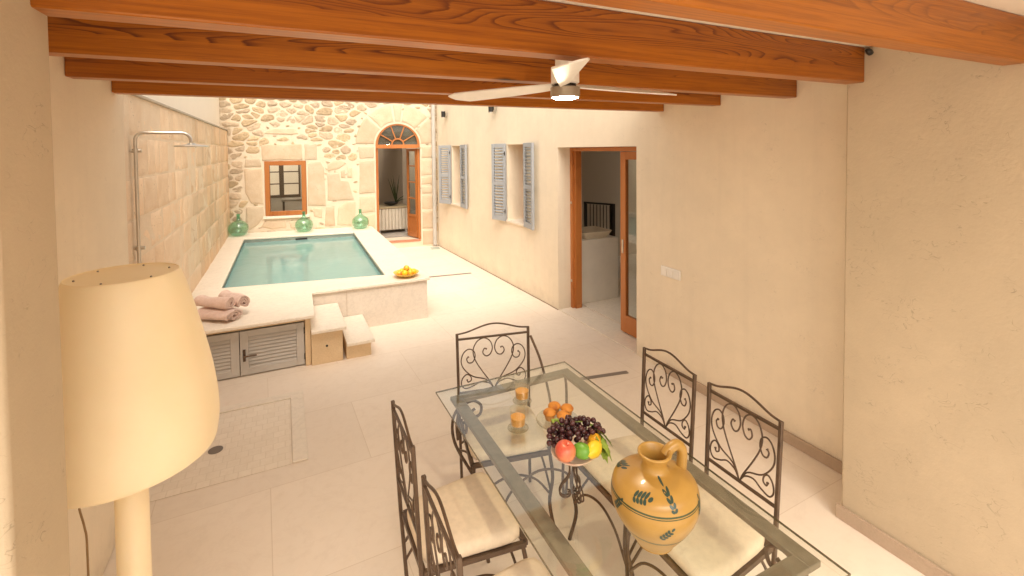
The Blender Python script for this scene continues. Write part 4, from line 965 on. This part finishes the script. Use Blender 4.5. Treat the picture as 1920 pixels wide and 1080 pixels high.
m = MB(); m.lathe([(.001, -.05), (.006, -.044), (.02, -.032), (.027, -.01), (.027, .01), (.018, .032), (.006, .043), (.001, .048)], 22); fruit('mango', m, simple('orange_yellow_skin', (.80, .40, .03), .35), (.082, -.015, .208), 'orange yellow fruit beside the vine leaves on the fruit stand', 'fruit', (R(90), 0, R(-15)))
gb = thing('grape_bunch', 'bunch of dark purple grapes heaped over the fruit stand', 'grapes', tuple(FS))
t = NT('grape_skin'); v = t.coords(); oi = t.n('ShaderNodeObjectInfo'); t.p(Base_Color=t.mix(oi.outputs['Random'], (.030, .008, .012), (.085, .028, .030)), Roughness=.22); M['grape'] = t.m
g0 = MB().ball((0, 0, 0), .0105, .0105, .0115, 14).build('grape', M['grape'], gb, smooth=True, world=False)
pos = []; tries = 0
while len(pos) < 88 and tries < 9000:
    tries += 1
    u_ = random.random(); cx = -.055 + .165 * u_; cy = .050 - .050 * u_; cz = .225 + .020 * math.sin(u_ * PI); rr = .046 * (1 - .30 * abs(u_ - .45) * 2)
    d = Vector((random.gauss(0, 1), random.gauss(0, 1), random.gauss(0, .8))).normalized() * rr * random.uniform(.7, 1)
    p = Vector((cx, cy, cz)) + d * 1.0
    if p.z < .185: continue
    if all((p - q).length > .0165 for q in pos): pos.append(p)
for i, p in enumerate(pos):
    o = g0 if i == 0 else g0.copy()
    if i: COL.objects.link(o); o.parent = gb
    o.location = p; o.rotation_euler = (random.random() * 3, random.random() * 3, 0)
# filler stem
m = MB(); m.tube(catmull([(-.05, .06, .25), (.0, .05, .262), (.05, .03, .262), (.09, .03, .25)], 4), .0025, 6); m.build('stem', simple('green_stem', (.25, .30, .08), .6), gb, world=False)
def leaf(mb, c, d, nrm, L, Wd):
    d = Vector(d).normalized(); n = Vector(nrm).normalized(); s_ = d.cross(n).normalized(); c = Vector(c)
    out = [(0, 0), (.12, .30), (.05, .5), (.32, .42), (.45, .55), (.55, .35), (.78, .30), (.8, .14), (1, 0)]
    pts = [(a, b) for a, b in out] + [(a, -b) for a, b in out[-2:0:-1]]
    top_ = [c + d * (a * L) + s_ * (b * Wd) + n * (-.25 * L * a * a + .10 * Wd * abs(b)) for a, b in pts]
    bot_ = [p - n * .0008 for p in top_]; mid = c + d * (.5 * L) - n * (.06 * L)
    k = len(top_); mb.add(top_ + [mid] + bot_, [(i, (i + 1) % k, k) for i in range(k)] + [(k + 1 + (i + 1) % k, k + 1 + i, k) for i in range(k)])
m = MB()
leaf(m, (.085, -.02, .235), (.55, -.8, -.75), (.5, -.3, .8), .105, .07); leaf(m, (.09, 0, .245), (.9, -.5, -.6), (.6, .1, .8), .10, .07); leaf(m, (.08, -.04, .225), (.3, -1, -.9), (.2, -.6, .6), .085, .06)
leaf(m, (.07, .02, .25), (.9, .4, -.2), (0, 0, 1), .06, .045); leaf(m, (-.02, .06, .255), (-.1, .9, .1), (0, -.2, 1), .055, .04)
o = m.build('vine_leaves', simple('vine_green', (.28, .40, .06), .5, bump=.2), smooth=True, angle=60); o.location = tuple(FS); tag(o, 'green vine leaves hanging off the right rim of the fruit stand', 'leaves')

# ---- painted jug -----------------------------------------------------------------
JC = (1.092, 1.193)
jug = thing('painted_jug', 'big ochre glazed jug with green leaf sprigs and bands', 'jug', (*JC, TZ))
JP = [(.001, .0), (.056, .0), (.062, .006), (.078, .030), (.106, .070), (.131, .115), (.1425, .155), (.141, .190), (.128, .218), (.100, .238), (.070, .250), (.047, .258), (.040, .270), (.040, .284), (.046, .300), (.053, .310), (.053, .316), (.047, .317), (.041, .308), (.034, .288), (.034, .268), (.04, .25), (.05, .235)]
JP = [(a * (1.0 if b < .2 else 1.03), b * .955) for a, b in JP]
def jr(z):
    for (r0, z0), (r1, z1) in zip([(p.x, p.y) for p in sm[4:70]], [(p.x, p.y) for p in sm[5:71]]):
        if z0 <= z <= z1: return r0 + (r1 - r0) * (z - z0) / max(z1 - z0, 1e-6)
    return .05
from bisect import bisect
sm = catmull([(a, b, 0) for a, b in JP], 4)
t = NT('ochre_glaze'); tc = t.n('ShaderNodeTexCoord'); sp = t.n('ShaderNodeSeparateXYZ', Vector=tc.outputs['Object']); z = sp.outputs['Z']
v = t.coords(); nz = t.noise(v, 9, 5, .6); zn = t.math('ADD', z, t.math('MULTIPLY', t.math('SUBTRACT', nz, .5), .004))
col = t.mix(t.ramp(nz, [(.3, 0), (.7, 1)]), (.45, .265, .065), (.38, .21, .04))
col = t.mix(t.ramp(t.noise(t.coords((1, 1, 14)), 6, 3), [(.4, 0), (.8, .3)]), col, (.50, .31, .09))
def band(zc, hw_): return t.math('LESS_THAN', t.math('ABSOLUTE', t.math('SUBTRACT', zn, zc)), hw_)
bn = t.math('MAXIMUM', t.math('MAXIMUM', band(.1835, .0028), band(.1765, .0016)), t.math('MAXIMUM', band(.0770, .0024), band(.0720, .0012)))
col = t.mix(bn, col, (.035, .055, .02))
t.p(Base_Color=col, Roughness=.34, Normal=t.bump(nz, .12, .004)); t.b.inputs['Coat Weight'].default_value = .15; M['glaze'] = t.m
m = MB(); m.lathe([(p.x, p.y) for p in sm], 64)
m.cm = 1
def sprig(th, z, tilt, s_):
    # leaves laid on the curved surface in (arc, height) coordinates
    for k in range(9):
        a = (k // 2) * .0095 * s_; side = (-1 if k % 2 else 1) if k < 8 else 0
        lu, lv = a, 0; d = tilt + side * .9
        for i_ in range(1):
            ln_ = .0125 * s_; wd = .0078 * s_
            pts = []
            for q_ in range(10):
                t_ = q_ / 10 * 2 * PI; x_ = ln_ / 2 + ln_ / 2 * math.cos(t_); y_ = wd / 2 * math.sin(t_)
                du = lu * math.cos(tilt) + x_ * math.cos(d) - y_ * math.sin(d); dv = lu * math.sin(tilt) + x_ * math.sin(d) + y_ * math.cos(d)
                zz2 = z + dv; r_ = jr(zz2) + .0012; tt = th + du / max(r_, .03)
                pts.append((r_ * math.cos(tt), r_ * math.sin(tt), zz2))
            m.add(pts, [tuple(range(10))])
vd = math.atan2(-JC[1], -JC[0])       # towards the camera
for dth, z_, tl, s_ in ((-.52, .214, 0.1, 1.15), (.46, .196, 1.75, 1.1), (-1.0, .150, .9, 1.1), (.15, .112, .8, 1.15), (1.25, .150, 1.4, 1.15), (-2.0, .215, .3, 1.1), (2.2, .13, 1, 1.15), (-2.2, .13, 1, 1.15), (3.1, .21, .4, 1.15)):
    sprig(vd + dth, z_, tl, s_)
m.build('jug_body', [M['glaze'], simple('painted_leaf_green', (.030, .060, .045), .3)], jug, smooth=True, world=False, angle=50)
ha = -.38 + 0.0
hd = Vector((math.cos(ha), math.sin(ha)))
hd = Vector((.80, -.10)).normalized()
m = MB(); P_ = [(.042, .280), (.060, .298), (.086, .306), (.106, .290), (.110, .262), (.106, .215)]
m.tube([(hd.x * q.x, hd.y * q.x, q.y) for q in catmull([(*p, 0) for p in P_], 6)], [.018, .018, .018] and .0175, 12); m.build('handle', M['glaze'], jug, smooth=True, world=False)

# ================================================================== FLOOR LAMP
LX, LY = -.478, 1.95
lp = thing('floor_lamp', 'large warm cream floor lamp with a wide moulded shade beside the left pillar', 'floor lamp', (LX, LY, 0))
t = NT('lamp_plastic'); v = t.coords(); nz = t.noise(v, 3, 4, .6)
t.p(Base_Color=t.mix(t.ramp(nz, [(.3, 0), (.7, 1)]), (.78, .66, .45), (.82, .72, .53)), Roughness=.42, Normal=t.bump(t.noise(v, 45, 4), .1, .004)); t.b.inputs['Subsurface Weight'].default_value = .25; t.b.inputs['Subsurface Radius'].default_value = (.05, .03, .015); t.b.inputs['Emission Color'].default_value = (1, .62, .25, 1); t.b.inputs['Emission Strength'].default_value = .06; M['lampsh'] = t.m
m = MB(); prof = [(.001, 1.652), (.135, 1.652), (.147, 1.656), (.153, 1.650), (.170, 1.60), (.196, 1.50), (.220, 1.40), (.240, 1.30), (.253, 1.20), (.255, 1.13), (.250, 1.08), (.243, 1.05), (.236, 1.052), (.243, 1.09), (.246, 1.14), (.240, 1.22), (.225, 1.33), (.200, 1.45), (.150, 1.62), (.001, 1.63)]
m.lathe([(p.x, p.y) for p in catmull([(a, b, 0) for a, b in prof], 3)], 64, (LX, LY, 0)); m.build('lamp_shade', M['lampsh'], lp, smooth=True, angle=50)
for k in range(6):
    a = k * PI / 3 + .3; m = MB(); m.ball((LX + .122 * math.cos(a), LY + .122 * math.sin(a), 1.6535), .0035, seg=8); m.build('screw', M['slot'], lp)
m = MB(); m.lathe([(.20, 0), (.20, .02), (.06, .05), (.047, .08), (.045, 1.64)], 32, (LX, LY, 0)); m.build('post', M['lampsh'], lp, smooth=True, angle=40)
m = MB(); m.tube(catmull([(-.655, 2.05, 1.10), (-.66, 2.12, .90), (-.668, 2.12, .825), (-.655, 2.12, .74), (-.65, 2.12, .66), (-.66, 2.14, .3), (-.66, 2.05, .03)], 6), .0035, 6); m.build('cord', simple('brown_cord', (.30, .20, .09), .6), lp)

# ================================================================== CEILING FAN
FXc, FYc = 1.165, 1.85
fn = thing('ceiling_fan', 'white three bladed ceiling fan with a lit round lamp', 'ceiling fan', (FXc, FYc, 2.56))
m = MB(); m.tube([(FXc, FYc, 2.561), (FXc, FYc, 2.42)], .045, 24); m.build('canopy', M['offwhite'], fn, smooth=True)
m = MB(); m.lathe([(.055, 2.345), (.064, 2.35), (.064, 2.42), (.04, 2.425)], 32, (FXc, FYc, 0)); m.build('upper_housing', M['offwhite'], fn, smooth=True)
m = MB(); m.lathe([(.05, 2.334), (.05, 2.345)], 24, (FXc, FYc, 0)); m.build('rotor_gap', M['black'], fn)
m = MB(); m.lathe([(.062, 2.283), (.067, 2.288), (.067, 2.328), (.05, 2.333)], 32, (FXc, FYc, 0)); m.build('motor_housing', simple('warm_grey_metal', (.42, .36, .28), .35, metal=.4), fn, smooth=True)
m = MB(); m.lathe([(.001, 2.276), (.045, 2.2775), (.060, 2.283)], 32, (FXc, FYc, 0)); m.build('lamp_lens', emit('lit_lens', (1, .82, .56), 130.0), fn, smooth=True)
for k in range(3):
    a = R(-122 + 120 * k); d = Vector((math.cos(a), math.sin(a), 0)); s_ = Vector((-d.y, d.x, 0)); rings = []
    for i in range(11):
        u_ = i / 10; r_ = .055 + .62 * u_; hw_ = (.022 + .045 * u_ ** .8) ; tw = R(24 - 12 * u_)
        shift = .018 * u_
        if i == 10: hw_ = .030; r_ += -.01; shift = .04
        c_ = Vector((FXc, FYc, 2.337 - .010 * u_)) + d * r_ + s_ * shift
        ax = s_ * math.cos(tw) + Vector((0, 0, 1)) * math.sin(tw); nn = d.cross(ax)
        rings.append([c_ - ax * hw_ - nn * .003, c_ - nn * .004, c_ + ax * hw_ - nn * .003, c_ + ax * hw_ + nn * .003, c_ + nn * .004, c_ - ax * hw_ + nn * .003])
    m = MB(); m.loft(rings); m.build('blade', M['offwhite'], fn, smooth=True, angle=35)
